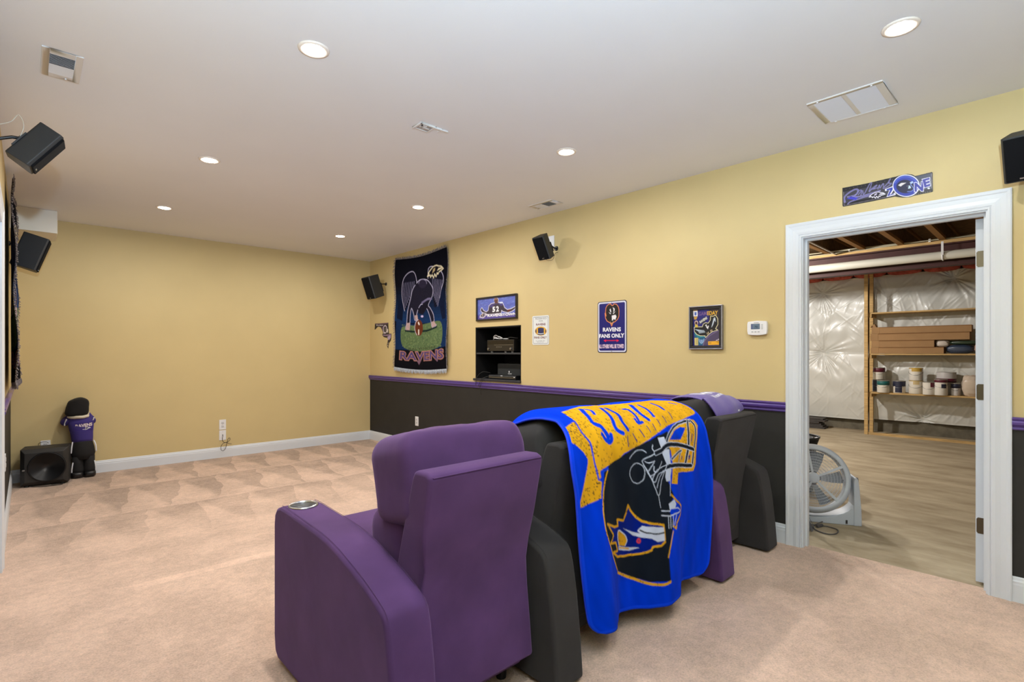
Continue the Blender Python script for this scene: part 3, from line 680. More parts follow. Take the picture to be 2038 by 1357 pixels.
def arm_part(root, x0, x1, m, cup=True):
    bm = MB().prism(ARM, x0, x1, 'x')
    a = bm.build('armrest', m, root, bevel=.016, bseg=4)
    xc = (x0 + x1) / 2
    if cup:
        # steel cup holder let into the arm top: bore the arm, then line the bore
        off = WORLD[root.name]; c = Vector((xc, 2.165, .652))
        cut = MB().cyl(c - off - Vector((0, 0, .085)), c - off + Vector((0, 0, .05)), .0505, n=40).build('bore', None)
        bo = a.modifiers.new('bore', 'BOOLEAN'); bo.object = cut; bo.solver = 'EXACT'; cut.location = root.location
        bpy.context.view_layer.update()
        me = bpy.data.meshes.new_from_object(a.evaluated_get(bpy.context.evaluated_depsgraph_get()))
        a.modifiers.clear(); a.data = me; bpy.data.objects.remove(cut)
        T = Matrix.Translation(c)
        MB().lathe([(.0485, .000), (.0500, .0060), (.0540, .0080), (.0580, .0055), (.0592, .0005), (.0580, -.002), (.0485, -.004)], 48, T, closed=True).build('cup_holder_ring', M_STEEL, a, smooth=True)
        MB().lathe([(.0495, .001), (.0485, -.070), (.046, -.076), (0, -.078)], 40, T).build('cup_holder_well', mat('cup_well', (74, 76, 78), rough=.45, metal=.9), a, smooth=True)
    # seam running round the outer face, just in from the edge
    for s, xx in ((-1, x0), (1, x1)):
        pts = [(xx + s * .0003 - s * .012, y, z + .0035) for y, z in crom(ARM[5:17], 2)]
        MB().tube(pts, .0009, 5).build('seam', m, a)
    return a
def wrinkle(seed, amp):
    r = random.Random(seed); ph = [r.uniform(0, 6.28) for _ in range(6)]
    def fn(p):
        x, y, z = p
        k = 1 + amp * (.5 * math.sin(7 * x + ph[0] + 3 * z) + .35 * math.sin(11 * z + ph[1] + 4 * x) + .3 * math.sin(15 * x - 6 * z + ph[2]) + .25 * math.sin(9 * y + 8 * x + ph[3]))
        return [x * (1 + (k - 1) * .3), y * k, z * k]
    return fn
def seat_back(root, x0, x1, m, dy=0., seed=1, gap=None, lean=0., drop=0.):
    """rear panel + head cushion + lumbar cushion of one seat"""
    R = [(1.332, .902), (1.345, .83), (1.372, .70), (1.404, .58), (1.418, .50), (1.412, .40), (1.395, .25), (1.384, .135), (1.50, .13), (1.60, .45), (1.50, .70), (1.44, .885), (1.425, .912), (1.36, .914)]
    if lean: R = [(y + lean * (.902 - z) / .77 * (1 if i < 8 else .3) - (y - 1.332) * (.75 if i < 8 else 0), z) for i, (y, z) in enumerate(R)]
    g0, g1 = gap or (x0, x1)                                # room between the arms low down
    mb = MB().prism([(y + dy, z) for y, z in R], x0, x1, 'x')
    mb.v = [((max(x, g0 + .004) if x < (x0 + x1) / 2 else min(x, g1 - .004)) if z < .66 else x, y, z) for x, y, z in mb.v]
    p = mb.build('back_panel', m, root, bevel=.014, bseg=4)
    pts = [(x0 + .012, 1.3345 + dy, .899), (x0 + .1, 1.3335 + dy, .900), ((x0 + x1) / 2, 1.333 + dy, .9), (x1 - .1, 1.3335 + dy, .9), (x1 - .012, 1.3345 + dy, .899)]
    MB().tube(pts, .0022, 5).build('seam', m, p)
    xc, w = (x0 + x1) / 2 + .018, x1 - x0 + .055
    M = Matrix.Translation((xc, 1.575 + dy, .845 - drop)) @ Matrix.Rotation(math.radians(-12), 4, 'X')
    h = MB().sup((0, 0, 0), (w, .275, .335), .38, .29, 72, 40, M, wrinkle(seed, .026)).build('head_cushion', m, root, smooth=True)
    # welt: arched seam across the back of the head cushion
    pts = []
    for k in range(25):
        t = -1 + 2 * k / 24; pts.append(M @ Vector((t * w * .43, -.129 + .045 * abs(t) ** 3, .092 - .07 * t ** 4)))
    MB().tube(pts, .0022, 5).build('seam', m, h)
    M2 = Matrix.Translation(((g0 + g1) / 2, 1.655 + dy, .615)) @ Matrix.Rotation(math.radians(-10), 4, 'X')
    MB().sup((0, 0, 0), (g1 - g0 - .006, .25, .26), .45, .36, 48, 24, M2, wrinkle(seed + 9, .015)).build('lumbar_cushion', m, root, smooth=True)
def seat_bottom(root, x0, x1, m, seed=3):
    MB().sup(((x0 + x1) / 2, 1.96, .455), (x1 - x0 + .004, .66, .19), .28, .22, 48, 20, None, wrinkle(seed, .01)).build('seat_cushion', m, root, smooth=True)
    MB().box((x0 + .004, 1.47, .06), (x1 - .004, 2.22, .37)).build('seat_base', m, root, bevel=.012)
    MB().box((x0 + .012, 2.222, .10), (x1 - .012, 2.30, .45)).build('footrest', m, root, bevel=.02, bseg=3)
    for (fx, fy) in ((x0 + .06, 1.53), (x1 - .06, 1.53), (x0 + .06, 2.16), (x1 - .06, 2.16)):
        MB().cyl((fx, fy, 0), (fx, fy, .065), .02, .026, n=12).build('foot', M_FOOT, root)
# purple single seat, nearest the camera
c1 = thing('theater_chair', 'purple microfibre theater recliner with steel cup holder, nearest the camera', 'chair', (1.16, 1.8, 0))
arm_part(c1, .760, .918, M_PUR)
seat_back(c1, .905, 1.412, M_PUR, 0., 2, (.920, 1.438)); seat_bottom(c1, .922, 1.436, M_PUR)
# charcoal double seat under the blanket; its right arm is purple
c2 = thing('theater_loveseat', 'charcoal theater loveseat with one purple arm, draped with a blue blanket', 'loveseat', (2.2, 1.8, 0))
arm_part(c2, 1.440, 1.600, M_DRK)
a3 = arm_part(c2, 2.806, 2.972, M_PUR); a3['label'] = 'purple armrest'
seat_back(c2, 1.588, 2.168, M_DRK, .058, 5, (1.602, 2.196), 0., .034); seat_back(c2, 2.182, 2.770, M_DRK, .058, 7, (2.204, 2.804), 0., .034)
seat_bottom(c2, 1.604, 2.196, M_DRK, 4); seat_bottom(c2, 2.204, 2.802, M_DRK, 8)
# charcoal single seat by the wall
c3 = thing('theater_chair', 'charcoal theater recliner beside the doorway, purple towel over its headrest', 'chair', (3.25, 1.8, 0))
seat_back(c3, 2.905, 3.405, M_DRK, .004, 11, (2.975, 3.458), .12, .016); seat_bottom(c3, 2.976, 3.456, M_DRK, 12)
arm_part(c3, 3.460, 3.620, M_DRK)
# =================================================================== blue team blanket over the loveseat back
def make_blanket():
    pal = dict(G=(214, 160, 30), B=(0, 56, 206), N=(22, 28, 38), W=(196, 208, 232), D=(6, 30, 130), R=(200, 60, 70), P=(60, 46, 110))
    W, H = 1.11, float(_BL)
    cv = Canvas(W, H, 380, (0, 54, 210))
    for kind, c, w, P in BLANKET_ART:
        Q = [(u / 1000 * W, v / 1000 * H) for u, v in P]
        if kind == 'F': cv.fill(Q, pal[c])
        else: cv.stroke(Q, w * .0027, pal[c])
    # worn speckle in the gold print
    r = np.random.RandomState(3); g = np.abs(cv.im - np.array(lin(pal['G']))).sum(-1) < .02
    n = r.rand(cv.h // 4 + 1, cv.w // 3 + 1); n = np.kron(n, np.ones((4, 3)))[:cv.h, :cv.w]
    big = np.kron(r.rand(cv.h // 40 + 1, cv.w // 40 + 1), np.ones((40, 40)))[:cv.h, :cv.w]
    uu = (np.arange(cv.w) / cv.w)[None]; tail = np.clip(1.2 - uu * 5, 0, 1)
    cv.im[g & (n > .985 - .05 * big - .22 * tail * big)] = lin((92, 70, 36))
    nu, nv = 330, 400
    u, v = np.meshgrid(np.linspace(0, 1, nu), np.linspace(0, 1, nv))
    # round the corners of the cloth
    R = .075; du = np.minimum(u, 1 - u) * W; dv = np.minimum(v, 1 - v) * H
    ins = R - np.sqrt(np.clip(R * R - np.clip(R - dv, 0, R) ** 2, 0, None)); us = ins / W; u2 = us + u * (1 - 2 * us)
    x, y, z = blanket(u2, v); P = np.stack([x, y, z], -1)
    edge = (np.minimum(u2 - us, 1 - us - u2) * W < .014) | (dv < .014)
    nap_shade = sum(a * np.sin(2 * PI * (fx * u + fy * v) + ph) for a, fx, fy, ph in ((.05, 3.1, 1.2, .3), (.04, 6.7, -2.3, 1.9), (.035, 11., 4.1, 4.), (.03, 19., -7., 2.2)))  # fleece nap tone that also paints soft shading into the cloth colour
    col = cv.at(u2, v) * (1 + nap_shade)[..., None]; col[edge] = lin((14, 64, 226))
    me = grid_mesh('blanket', P); paint(me, col)
    m = colmat('plush_fleece', rough=.95, spec=.0, sheen=.02, bump=.3, bscale=600)
    o = link('throw_blanket', me, m, None, smooth=True)
    tag(o, 'royal blue fleece throw with gold banner and helmet print over the loveseat', 'blanket')
    s = o.modifiers.new('thick', 'SOLIDIFY'); s.thickness = .006; s.offset = 1
    # stitched hem around the edge
    a = np.linspace(0, 1, 160); ring = []
    def rim(uu, vv):
        dv = min(vv, 1 - vv) * H; i = R - math.sqrt(max(R * R - max(R - dv, 0) ** 2, 0)); q = blanket(i / W + uu * (1 - 2 * i / W), vv); return tuple(float(k) for k in q)
    for t in a: ring.append(rim(0, t))
    for t in a[1:]: ring.append(rim(t, 1))
    for t in a[::-1][1:]: ring.append(rim(1, t))
    for t in a[::-1][1:]: ring.append(rim(t, 0))
    MB().tube(ring, .0055, 6).build('hem', mat('hem_blue', (14, 58, 226), rough=.9, sheen=.05), o, smooth=True)
make_blanket()
# small purple rally towel over the far headrest
def make_towel():
    xs = (2.985, 3.345); Y0 = 1.345
    prof = np.array([(1.78, .90), (1.76, .955), (1.70, 1.002), (1.60, 1.025), (1.50, 1.013), (1.445, .985), (1.408, .945), (1.398, .915)])
    T, L = _pc(prof, 0)
    cv = Canvas(.37, float(L), 150, (92, 72, 150), ss=2)
    cv.text('UPR', [(.09, float(L) * .43), (.31, float(L) * .39), (.31, float(L) * .58), (.09, float(L) * .62)], (240, 240, 246), .03)
    cv.text('at home', [(.12, float(L) * .66), (.31, float(L) * .62), (.31, float(L) * .69), (.14, float(L) * .73)], (236, 236, 244), .02)
    cv.noise(.06, 2)
    u, v = np.meshgrid(np.linspace(0, 1, 120), np.linspace(0, 1, 110)); yz = _cr(v, T, prof)
    x = xs[0] + (xs[1] - xs[0]) * u + .02 * np.clip(v - .5, 0, 1) * (1 - u) + .06 * np.clip(.45 - v, 0, 1) * (u - .5)
    z = yz[..., 1] - .055 * np.clip((v - .72) / .28, 0, 1) * (1 - u) + .012 * np.clip((v - .72) / .28, 0, 1) * u - .05 * np.clip(np.abs(u - .5) * 2 - .72, 0, 1) * (v < .7) + .003 * np.sin(u * 14 + v * 5)
    y = yz[..., 0] + .010 * np.sin(u * 9) * np.clip(v - .6, 0, 1)
    me = grid_mesh('towel', np.stack([x, y, z], -1)); paint(me, cv.at(u, v))
    o = link('rally_towel', me, colmat('terry_cloth', rough=.95, spec=.1, sheen=.4, bump=.5, bscale=500), None, smooth=True)
    tag(o, 'small purple rally towel with white lettering over the charcoal headrest', 'towel')
    s = o.modifiers.new('thick', 'SOLIDIFY'); s.thickness = .004; s.offset = 1
    fr = MB(); r = random.Random(4)
    for k in range(0, 110, 2):
        for j, s_ in ((0, -1), (-1, 1)):
            p = Vector((x[k, j], y[k, j], z[k, j])); fr.tube([p, p + Vector((s_ * .006, r.uniform(-.003, .003), r.uniform(-.005, .002)))], .0012, 4)
    fr.build('frayed_edge', mat('towel_purple', (84, 64, 140), rough=.95), o)
    MB().box((3.262, 1.3955, .922), (3.280, 1.3975, .932)).build('care_tag', M_PLAST, o)
make_towel()
# =================================================================== things hung on the right wall (facing -x; image-left is +y)
def wall_print(name, cv, y0, z1, parent, m, x=XR, keep=None):
    return print_on(name, cv, (x, y0, z1), (0, -cv.W, 0), (0, 0, -cv.H), parent, m, keep)
def rrect(w, h, r, n=5):
    P = []
    for cx, cy, a in ((w - r, r, -90), (w - r, h - r, 0), (r, h - r, 90), (r, r, 180)):
        for k in range(n + 1): t = math.radians(a + 90 * k / n); P.append((cx + r * math.cos(t), cy + r * math.sin(t)))
    return P
def plate(name, P, y0, z1, x0, x1, m, parent, bevel=0.):
    """thin plate on the right wall from an outline in metres (across, down)"""
    return MB().prism([(y0 - a, z1 - b) for a, b in P], x0, x1, 'x').build(name, m, parent, bevel=bevel)
WHT, NVY = (236, 238, 246), (14, 14, 84)

# ---- blue parking-style sign
def blue_sign():
    W, H, y0, z1 = .308, .453, 2.86, 1.743
    t = thing('parking_sign', 'blue embossed fan parking sign with a bird emblem and red arrow', 'sign', (XR, y0 - W / 2, z1 - H))
    plate('sheet', rrect(W, H, .022), y0, z1, XR - .003, XR, mat('sign_navy', (26, 28, 60), rough=.4), t)
    cv = Canvas(W, H, 150, (26, 28, 60), [(209, 172), (811, 119), (811, 1218), (209, 1218)])
    m = lambda a, b: tuple(np.array([a, b]))
    def RR(ins, r, c):
        P = rrect(W - 2 * ins, H - 2 * ins, r); cv2 = cv.Hm; cv.Hm = np.eye(3); cv.fill([(ins + a, ins + b) for a, b in P], c); cv.Hm = cv2
    RR(.006, .02, (216, 220, 240)); RR(.017, .014, (14, 16, 108))
    head = [(500, 235), (470, 200), (410, 235), (380, 290), (372, 380), (385, 460), (360, 400), (372, 500), (400, 560), (450, 590), (470, 600), (500, 668), (525, 600), (575, 570), (625, 520), (650, 460), (652, 330), (640, 270), (600, 215), (545, 205), (525, 240)]
    cv.fill(head, (16, 14, 18)); cv.stroke(head, 13, (222, 134, 86), closed=True)
    for P in ([(455, 330), (475, 300), (490, 370), (480, 390)], [(520, 275), (560, 300), (562, 340), (530, 385), (540, 330)], [(435, 375), (490, 410), (470, 420)], [(580, 355), (520, 405), (540, 415)], [(500, 450), (580, 430), (600, 470), (575, 540), (545, 520), (505, 560)], [(462, 545), (500, 640), (480, 600)], [(545, 545), (505, 640), (520, 590)]): cv.fill(P, (232, 232, 240))
    cv.fill([(480, 595), (525, 595), (503, 655)], (206, 150, 90))
    cv.text('RAVENS', [(316, 700), (690, 690), (690, 778), (316, 785)], WHT, .035)
    cv.text('FANS ONLY', [(240, 835), (762, 815), (762, 905), (240, 915)], WHT, .035)
    cv.stroke([(370, 968), (620, 966)], 16, (196, 20, 70)); cv.fill([(330, 968), (382, 945), (382, 1000)], (230, 16, 66)); cv.fill([(655, 966), (602, 942), (602, 998)], (230, 16, 66))
    cv.text('ALL OTHERS WILL BE TOWED', [(230, 1050), (752, 1040), (752, 1128), (230, 1130)], (236, 210, 226), .03)
    wall_print('print', cv, y0, z1, t, M_PRINT, XR - .0034, inpoly([(a / W, b / H) for a, b in rrect(W, H, .022)]))
    for zz in (z1 - .012, z1 - H + .012): MB().cyl((XR - .006, y0 - W / 2, zz), (XR - .003, y0 - W / 2, zz), .004, n=8).build('screw', M_STEEL, t)
blue_sign()
# ---- white reserved sign
def reserved_sign():
    W, H, y0, z1 = .229, .292, 3.684, 1.660
    t = thing('reserved_sign', 'small white reserved parking sign with a football', 'sign', (XR, y0 - W / 2, z1 - H))
    plate('sheet', rrect(W, H, .016), y0, z1, XR - .003, XR, mat('sign_white', (224, 228, 230), rough=.4), t)
    cv = Canvas(W, H, 110, (222, 228, 230), [(904, 382), (1118, 367), (1118, 749), (904, 752)])
    P = [(920, 398), (1102, 386), (1106, 394), (1104, 724), (1096, 732), (926, 733), (918, 726), (916, 404)]; cv.stroke(P, 3, (50, 60, 86), closed=True)
    ink = (52, 60, 92)
    cv.text('RESERVED', [(946, 405), (1088, 398), (1088, 420), (946, 426)], (96, 106, 116), .0)
    cv.text('FOR', [(990, 434), (1040, 430), (1040, 452), (990, 456)], (96, 106, 116), .0)
    cv.text('RAVENS', [(952, 476), (1074, 470), (1074, 498), (952, 502)], (104, 36, 60), .04)
    cv.ell((1013, 573), 76, 58, (226, 176, 56)); cv.ell((1013, 575), 70, 46, (46, 52, 96)); cv.fill([(958, 545), (976, 534), (976, 615), (958, 602)], (226, 176, 56)); cv.fill([(1052, 534), (1070, 545), (1070, 602), (1052, 615)], (226, 176, 56))
    cv.stroke([(975, 604), (1013, 610), (1052, 604)], 9, (214, 222, 230)); cv.stroke([(975, 612), (1013, 620), (1052, 612)], 10, ink)
    cv.text('FANS ONLY', [(928, 642), (1090, 640), (1090, 668), (928, 670)], (104, 44, 50), .04)
    cv.text('ALL OTHERS WILL', [(948, 692), (1070, 690), (1070, 703), (948, 705)], (110, 116, 124)); cv.text('BE SACKED', [(970, 708), (1052, 707), (1052, 718), (970, 719)], (110, 116, 124))
    wall_print('print', cv, y0, z1, t, M_PRINT, XR - .0034, inpoly([(a / W, b / H) for a, b in rrect(W, H, .016)]))
reserved_sign()
# ---- framed pictures
def frame(t, y0, y1, z0, z1, w, d, m, mi=None):
    for a, b_ in (((XR - d, y1, z1 - w), (XR, y0, z1)), ((XR - d, y1, z0), (XR, y0, z0 + w)), ((XR - d, y0 - w, z0 + w), (XR, y0, z1 - w)), ((XR - d, y1, z0 + w), (XR, y1 + w, z1 - w))):
        MB().box(a, b_).build('frame_rail', m, t, bevel=.003)
    if mi:
        q = w + .006
        for a, b_ in (((XR - d + .006, y1 + w, z1 - q), (XR, y0 - w, z1 - w)), ((XR - d + .006, y1 + w, z0 + w), (XR, y0 - w, z0 + q)), ((XR - d + .006, y0 - q, z0 + q), (XR, y0 - w, z1 - q)), ((XR - d + .006, y1 + w, z0 + q), (XR, y1 + q, z1 - q))): MB().box(a, b_).build('frame_lip', mi, t)
M_BFRAME = mat('frame_black', (20, 19, 24), rough=.25, coat=.4)
def town_picture():
    y0, y1, z0, z1 = 4.567, 3.897, 1.645, 1.910
    t = thing('framed_poster', 'black framed wide blue poster of a football player with arms spread', 'picture', (XR, (y0 + y1) / 2, z0))
    frame(t, y0, y1, z0, z1, .020, .024, M_BFRAME)
    W, H = y0 - y1 - .04, z1 - z0 - .04
    cv = Canvas(W, H, 190, (92, 104, 186), [(349, 418), (1174, 321), (1174, 806), (349, 866)])
    r = random.Random(5)
    for k in range(220):
        x, y = r.uniform(340, 1190), r.uniform(330, 860); c = r.choice([(112, 132, 206), (76, 88, 168), (96, 124, 196), (84, 96, 160), (130, 150, 214)]); cv.stroke([(x, y), (x + r.uniform(15, 70), y - r.uniform(-3, 9))], r.uniform(3, 9), c)
    cv.fill([(345, 770), (1180, 715), (1180, 860), (345, 880)], (84, 72, 150))
    body = [(415, 640), (438, 598), (470, 660), (530, 700), (580, 660), (592, 560), (640, 510), (715, 492), (790, 486), (880, 478), (905, 540), (925, 600), (985, 645), (1060, 630), (1120, 600), (1160, 575), (1150, 625), (1090, 670), (1000, 705), (900, 680), (860, 650), (850, 720), (640, 740), (560, 745), (480, 720), (425, 680)]
    cv.stroke(body, 16, (226, 222, 236), closed=True); cv.fill(body, (54, 46, 62))
    cv.fill([(590, 570), (640, 512), (880, 480), (905, 540), (850, 560), (800, 510), (720, 520), (640, 600)], (70, 62, 120))
    cv.fill([(980, 645), (1060, 632), (1050, 670), (1000, 700)], (96, 40, 34)); cv.fill([(820, 470), (890, 470), (880, 500), (820, 500)], (210, 220, 240))
    cv.ell((748, 425), 50, 60, (230, 222, 224)); cv.ell((746, 430), 44, 56, (92, 58, 50)); cv.ell((738, 398), 34, 20, (150, 110, 100)); cv.fill([(715, 470), (785, 465), (790, 500), (720, 505)], (86, 54, 48))
    for q, c in ((8, (30, 26, 36)), (0, (240, 240, 246))):
        cv.text('5', [(665 + q, 580 + q), (725 + q, 572 + q), (725 + q, 690 + q), (665 + q, 700 + q)], c, .04); cv.text('2', [(745 + q, 566 + q), (805 + q, 558 + q), (805 + q, 682 + q), (745 + q, 690 + q)], c, .04)
    for q, c in ((5, (50, 40, 90)), (0, (244, 244, 248))): cv.text('RAVENSTOWN', [(560 + q, 758 + q), (1180 + q, 705 + q), (1180 + q, 768 + q), (560 + q, 808 + q)], c, .035)
    bird_head(cv, lambda a, b: (390 + 160 * a, 700 + 150 * b), (60, 50, 90), (240, 236, 240), (196, 178, 138))
    MB().box((XR - .010, y1 + .02, z0 + .02), (XR - .002, y0 - .02, z1 - .02)).build('backing', mat('poster_back', (60, 64, 110), rough=.6), t)
    wall_print('print', cv, y0 - .02, z1 - .02, t, M_PRINT, XR - .0105)
town_picture()
def game_picture():
    y0, y1, z0, z1 = 1.972, 1.709, 1.315, 1.644
    t = thing('framed_magazine', 'silver and black framed sports magazine cover with a winged bird', 'picture', (XR, (y0 + y1) / 2, z0))
    frame(t, y0, y1, z0, z1, .009, .028, mat('frame_silver', (150, 152, 166), rough=.3, metal=.7))
    frame(t, y0 - .009, y1 + .009, z0 + .009, z1 - .009, .019, .020, M_BFRAME)
    W, H = y0 - y1 - .056, z1 - z0 - .056
    cv = Canvas(W, H, 150, (30, 30, 112), [(171, 271), (817, 231), (817, 1147), (171, 1153)])
    cv.fill([(560, 225), (825, 225), (825, 800), (560, 560)], (44, 36, 48)); cv.fill([(205, 700), (480, 900), (430, 1140), (205, 1145)], (24, 90, 128)); cv.fill([(205, 640), (330, 720), (480, 930), (300, 960), (205, 860)], (36, 128, 140))
    cv.fill([(420, 1140), (450, 1040), (520, 950), (640, 860), (760, 790), (825, 770), (825, 1140)], (76, 66, 96)); cv.stroke([(420, 1140), (450, 1040), (520, 950), (640, 860), (790, 775)], 26, (108, 94, 128), 4)
    bird = [(205, 700), (300, 690), (400, 690), (425, 620), (480, 585), (545, 600), (600, 520), (610, 420), (660, 430), (720, 400), (770, 480), (775, 620), (715, 735), (765, 760), (640, 800), (560, 860), (480, 940), (470, 900), (350, 900), (270, 870), (210, 800)]
    cv.stroke(bird, 24, (236, 228, 180), closed=True); cv.fill(bird, (18, 20, 26))
    for k in range(7): cv.stroke([(625 + 8 * k, 690 - 34 * k), (665 + 7 * k, 610 - 26 * k), (690 + 5 * k, 470 + 14 * k)], 11, (196, 210, 226), 3)
    for k in range(7): cv.stroke([(225 + 34 * k, 745 + 4 * k), (300 + 26 * k, 790 + 3 * k), (330 + 22 * k, 845 - 4 * k)], 11, (188, 206, 224), 3)
    cv.fill([(465, 640), (500, 620), (520, 690), (545, 650), (560, 660), (535, 745), (500, 700)], (224, 224, 226)); cv.ell((490, 665), 10, 8, (30, 30, 34))
    for x, y in ((515, 850), (545, 830), (600, 785), (630, 775)): cv.stroke([(x, y - 20), (x + 8, y + 20)], 12, (226, 204, 160))
    cv.fill([(300, 560), (350, 520), (450, 440), (520, 430), (520, 490), (430, 590), (340, 610)], (40, 44, 60)); cv.text('RAVENS', [(318, 545), (500, 425), (530, 480), (345, 605)], (226, 228, 220), .03, .2)
    cv.text('GAM', [(305, 315), (500, 300), (500, 395), (305, 410)], (112, 84, 136), .02); cv.text('EDAY', [(515, 300), (780, 280), (780, 380), (515, 396)], (226, 178, 44), .02)
    cv.fill([(175, 285), (280, 278), (285, 420), (180, 425)], (224, 226, 232)); cv.fill([(205, 320), (258, 318), (255, 390), (232, 402), (206, 388)], (70, 100, 180)); cv.fill([(175, 268), (280, 262), (280, 284), (175, 292)], (190, 150, 60))
    cv.fill([(185, 430), (280, 425), (255, 500), (200, 505)], (186, 146, 62)); cv.ell((250, 580), 44, 54, (196, 170, 160)); cv.ell((250, 590), 26, 36, (60, 30, 36)); cv.fill([(215, 620), (290, 640), (285, 700), (225, 690)], (206, 176, 60))
    cv.fill([(205, 960), (295, 955), (298, 1140), (210, 1142)], (206, 190, 120))
    for k in range(6): cv.stroke([(245, 980 + 26 * k), (282, 978 + 26 * k)], 8, (120, 104, 60))
    cv.stroke([(318, 985), (330, 1050), (378, 1095), (425, 1045), (438, 985)], 16, (150, 180, 214), 3); cv.fill([(340, 1000), (418, 1000), (405, 1060), (378, 1082), (350, 1058)], (120, 150, 196))
    cv.fill([(540, 1048), (830, 1032), (835, 1128), (542, 1136)], (232, 170, 40)); cv.stroke([(560, 1086), (610, 1084)], 16, (120, 84, 20)); cv.stroke([(740, 1060), (820, 1054)], 9, (120, 84, 20)); cv.stroke([(770, 1085), (820, 1082)], 8, (120, 84, 20))
    for P in ([(720, 1030), (760, 1000), (780, 1020)], [(770, 1000), (815, 970), (815, 1015)]): cv.fill(P, (214, 206, 220))
    MB().box((XR - .010, y1 + .028, z0 + .028), (XR - .002, y0 - .028, z1 - .028)).build('backing', mat('poster_back', (60, 64, 110), rough=.6), t)
    wall_print('print', cv, y0 - .028, z1 - .028, t, M_PRINT, XR - .0105)
game_picture()
# ---- zone sign above the doorway
def zone_sign():
    W, H, y0, z1 = .443, .150, .947, 2.338
    Q = [(169, 385), (1907, 30), (1907, 547), (169, 850)]      # projected corners of this taller rectangle
    cv = Canvas(W, H, 330, (28, 26, 32), Q)
    out = [(165, 425), (600, 345), (1200, 205), (1300, 175), (1420, 155), (1510, 165), (1570, 195), (1700, 165), (1890, 118), (1905, 130), (1910, 495), (1890, 505), (1560, 570), (1470, 600), (1330, 612), (1230, 600), (1180, 590), (700, 690), (180, 785), (168, 770)]
    cv.fill([(180, 500), (600, 425), (1150, 300), (1150, 590), (700, 670), (195, 768)], (58, 56, 66)); cv.fill([(330, 690), (1000, 560), (1180, 560), (700, 668), (195, 768), (240, 720)], (24, 22, 30))
    cv.fill([(1580, 205), (1885, 140), (1890, 440), (1600, 490)], (60, 68, 88)); cv.stroke([(188, 500), (196, 768), (700, 668), (1180, 572)], 7, (150, 140, 150)); cv.stroke([(1885, 145), (1890, 440)], 7, (150, 140, 150))
    for k in range(14): cv.stroke([(230 + 75 * k, 445 - 15.5 * k), (235 + 75 * k, 460 - 15.5 * k)], 5, (120, 110, 116))
    for k in range(8): cv.stroke([(1540 + 45 * k, 552 - 9 * k), (1544 + 45 * k, 572 - 9 * k)], 6, (130, 124, 128))
    LN, BL = (196, 190, 226), (58, 60, 190)
    def script(P, w=15):
        cv.stroke(P, w, (172, 166, 214), 5); cv.stroke(P, w * .5, (52, 50, 130), 5)
    script([(215, 700), (205, 610), (290, 520), (420, 450), (470, 480), (420, 560), (330, 590), (270, 600), (400, 600), (520, 590), (700, 540), (890, 480)], 30)
    script([(270, 735), (330, 690), (480, 640), (600, 600), (760, 560)], 24); cv.fill([(240, 640), (330, 600), (470, 615), (420, 660), (280, 640)], BL)
    script([(400, 590), (470, 490), (530, 470), (470, 560), (540, 480), (520, 570)]); script([(560, 480), (580, 550), (690, 350), (730, 330), (680, 500), (740, 430), (770, 440)]); script([(680, 480), (780, 430), (830, 370), (780, 400), (760, 450), (850, 420)]); script([(850, 450), (880, 370), (890, 430), (950, 340), (960, 400)]); script([(950, 430), (1040, 330), (1090, 250), (1060, 330), (1110, 340), (1040, 400), (960, 440)])
    bird_head(cv, lambda a, b: (680 + 310 * a, 490 + 150 * b), (30, 26, 40), (232, 228, 238), (196, 186, 210))
    cv.fill([(985, 450), (1145, 390), (1160, 460), (1100, 560), (1185, 515), (1195, 560), (1015, 605), (1030, 570), (1070, 470), (990, 490)], (228, 226, 240)); cv.fill([(1015, 450), (1135, 410), (1135, 460), (1075, 560), (1165, 535), (1170, 548), (1030, 590), (1085, 465), (1020, 480)], (44, 60, 160))
    cv.ell((1395, 385), 262, 218, (226, 226, 242)); cv.ell((1393, 385), 246, 202, (42, 58, 158)); cv.ell((1390, 385), 220, 176, (70, 90, 190), 30, 200, 330); cv.ell((1375, 400), 168, 132, (26, 30, 62))
    cv.fill([(1240, 375), (1300, 330), (1400, 325), (1330, 370), (1290, 400)], (212, 206, 206)); cv.fill([(1410, 390), (1470, 380), (1490, 430), (1440, 445)], (190, 210, 230)); cv.fill([(1465, 320), (1520, 295), (1535, 325), (1485, 355)], (170, 190, 226)); cv.stroke([(1480, 360), (1540, 440), (1500, 490), (1420, 500)], 14, (110, 130, 200), 3); cv.ell((1430, 405), 14, 20, (20, 22, 34))
    for txt, q in (('N', [(1555, 330), (1735, 300), (1725, 490), (1560, 505)]), ('E', [(1705, 265), (1850, 225), (1865, 385), (1750, 425)])):
        e = 10
        cv.text(txt, [(q[0][0] - e, q[0][1] - e), (q[1][0] + e, q[1][1] - e), (q[2][0] + e, q[2][1] + e), (q[3][0] - e, q[3][1] + e)], (222, 222, 238), .09); cv.text(txt, q, (50, 56, 150), .05)
    cv.ell((1830, 437), 24, 15, (220, 226, 236))
    mt = cv.T(out); t = thing('zone_sign', 'dark embossed fan zone sign with a blue ring above the doorway', 'sign', (XR, y0 - W / 2, z1 - H))
    plate('sheet', [tuple(p) for p in mt], y0, z1, XR - .004, XR, mat('sign_black', (26, 24, 30), rough=.4), t)
    wall_print('print', cv, y0, z1, t, M_PRINT, XR - .0044, inpoly([(a / W, b / H) for a, b in mt]))
zone_sign()
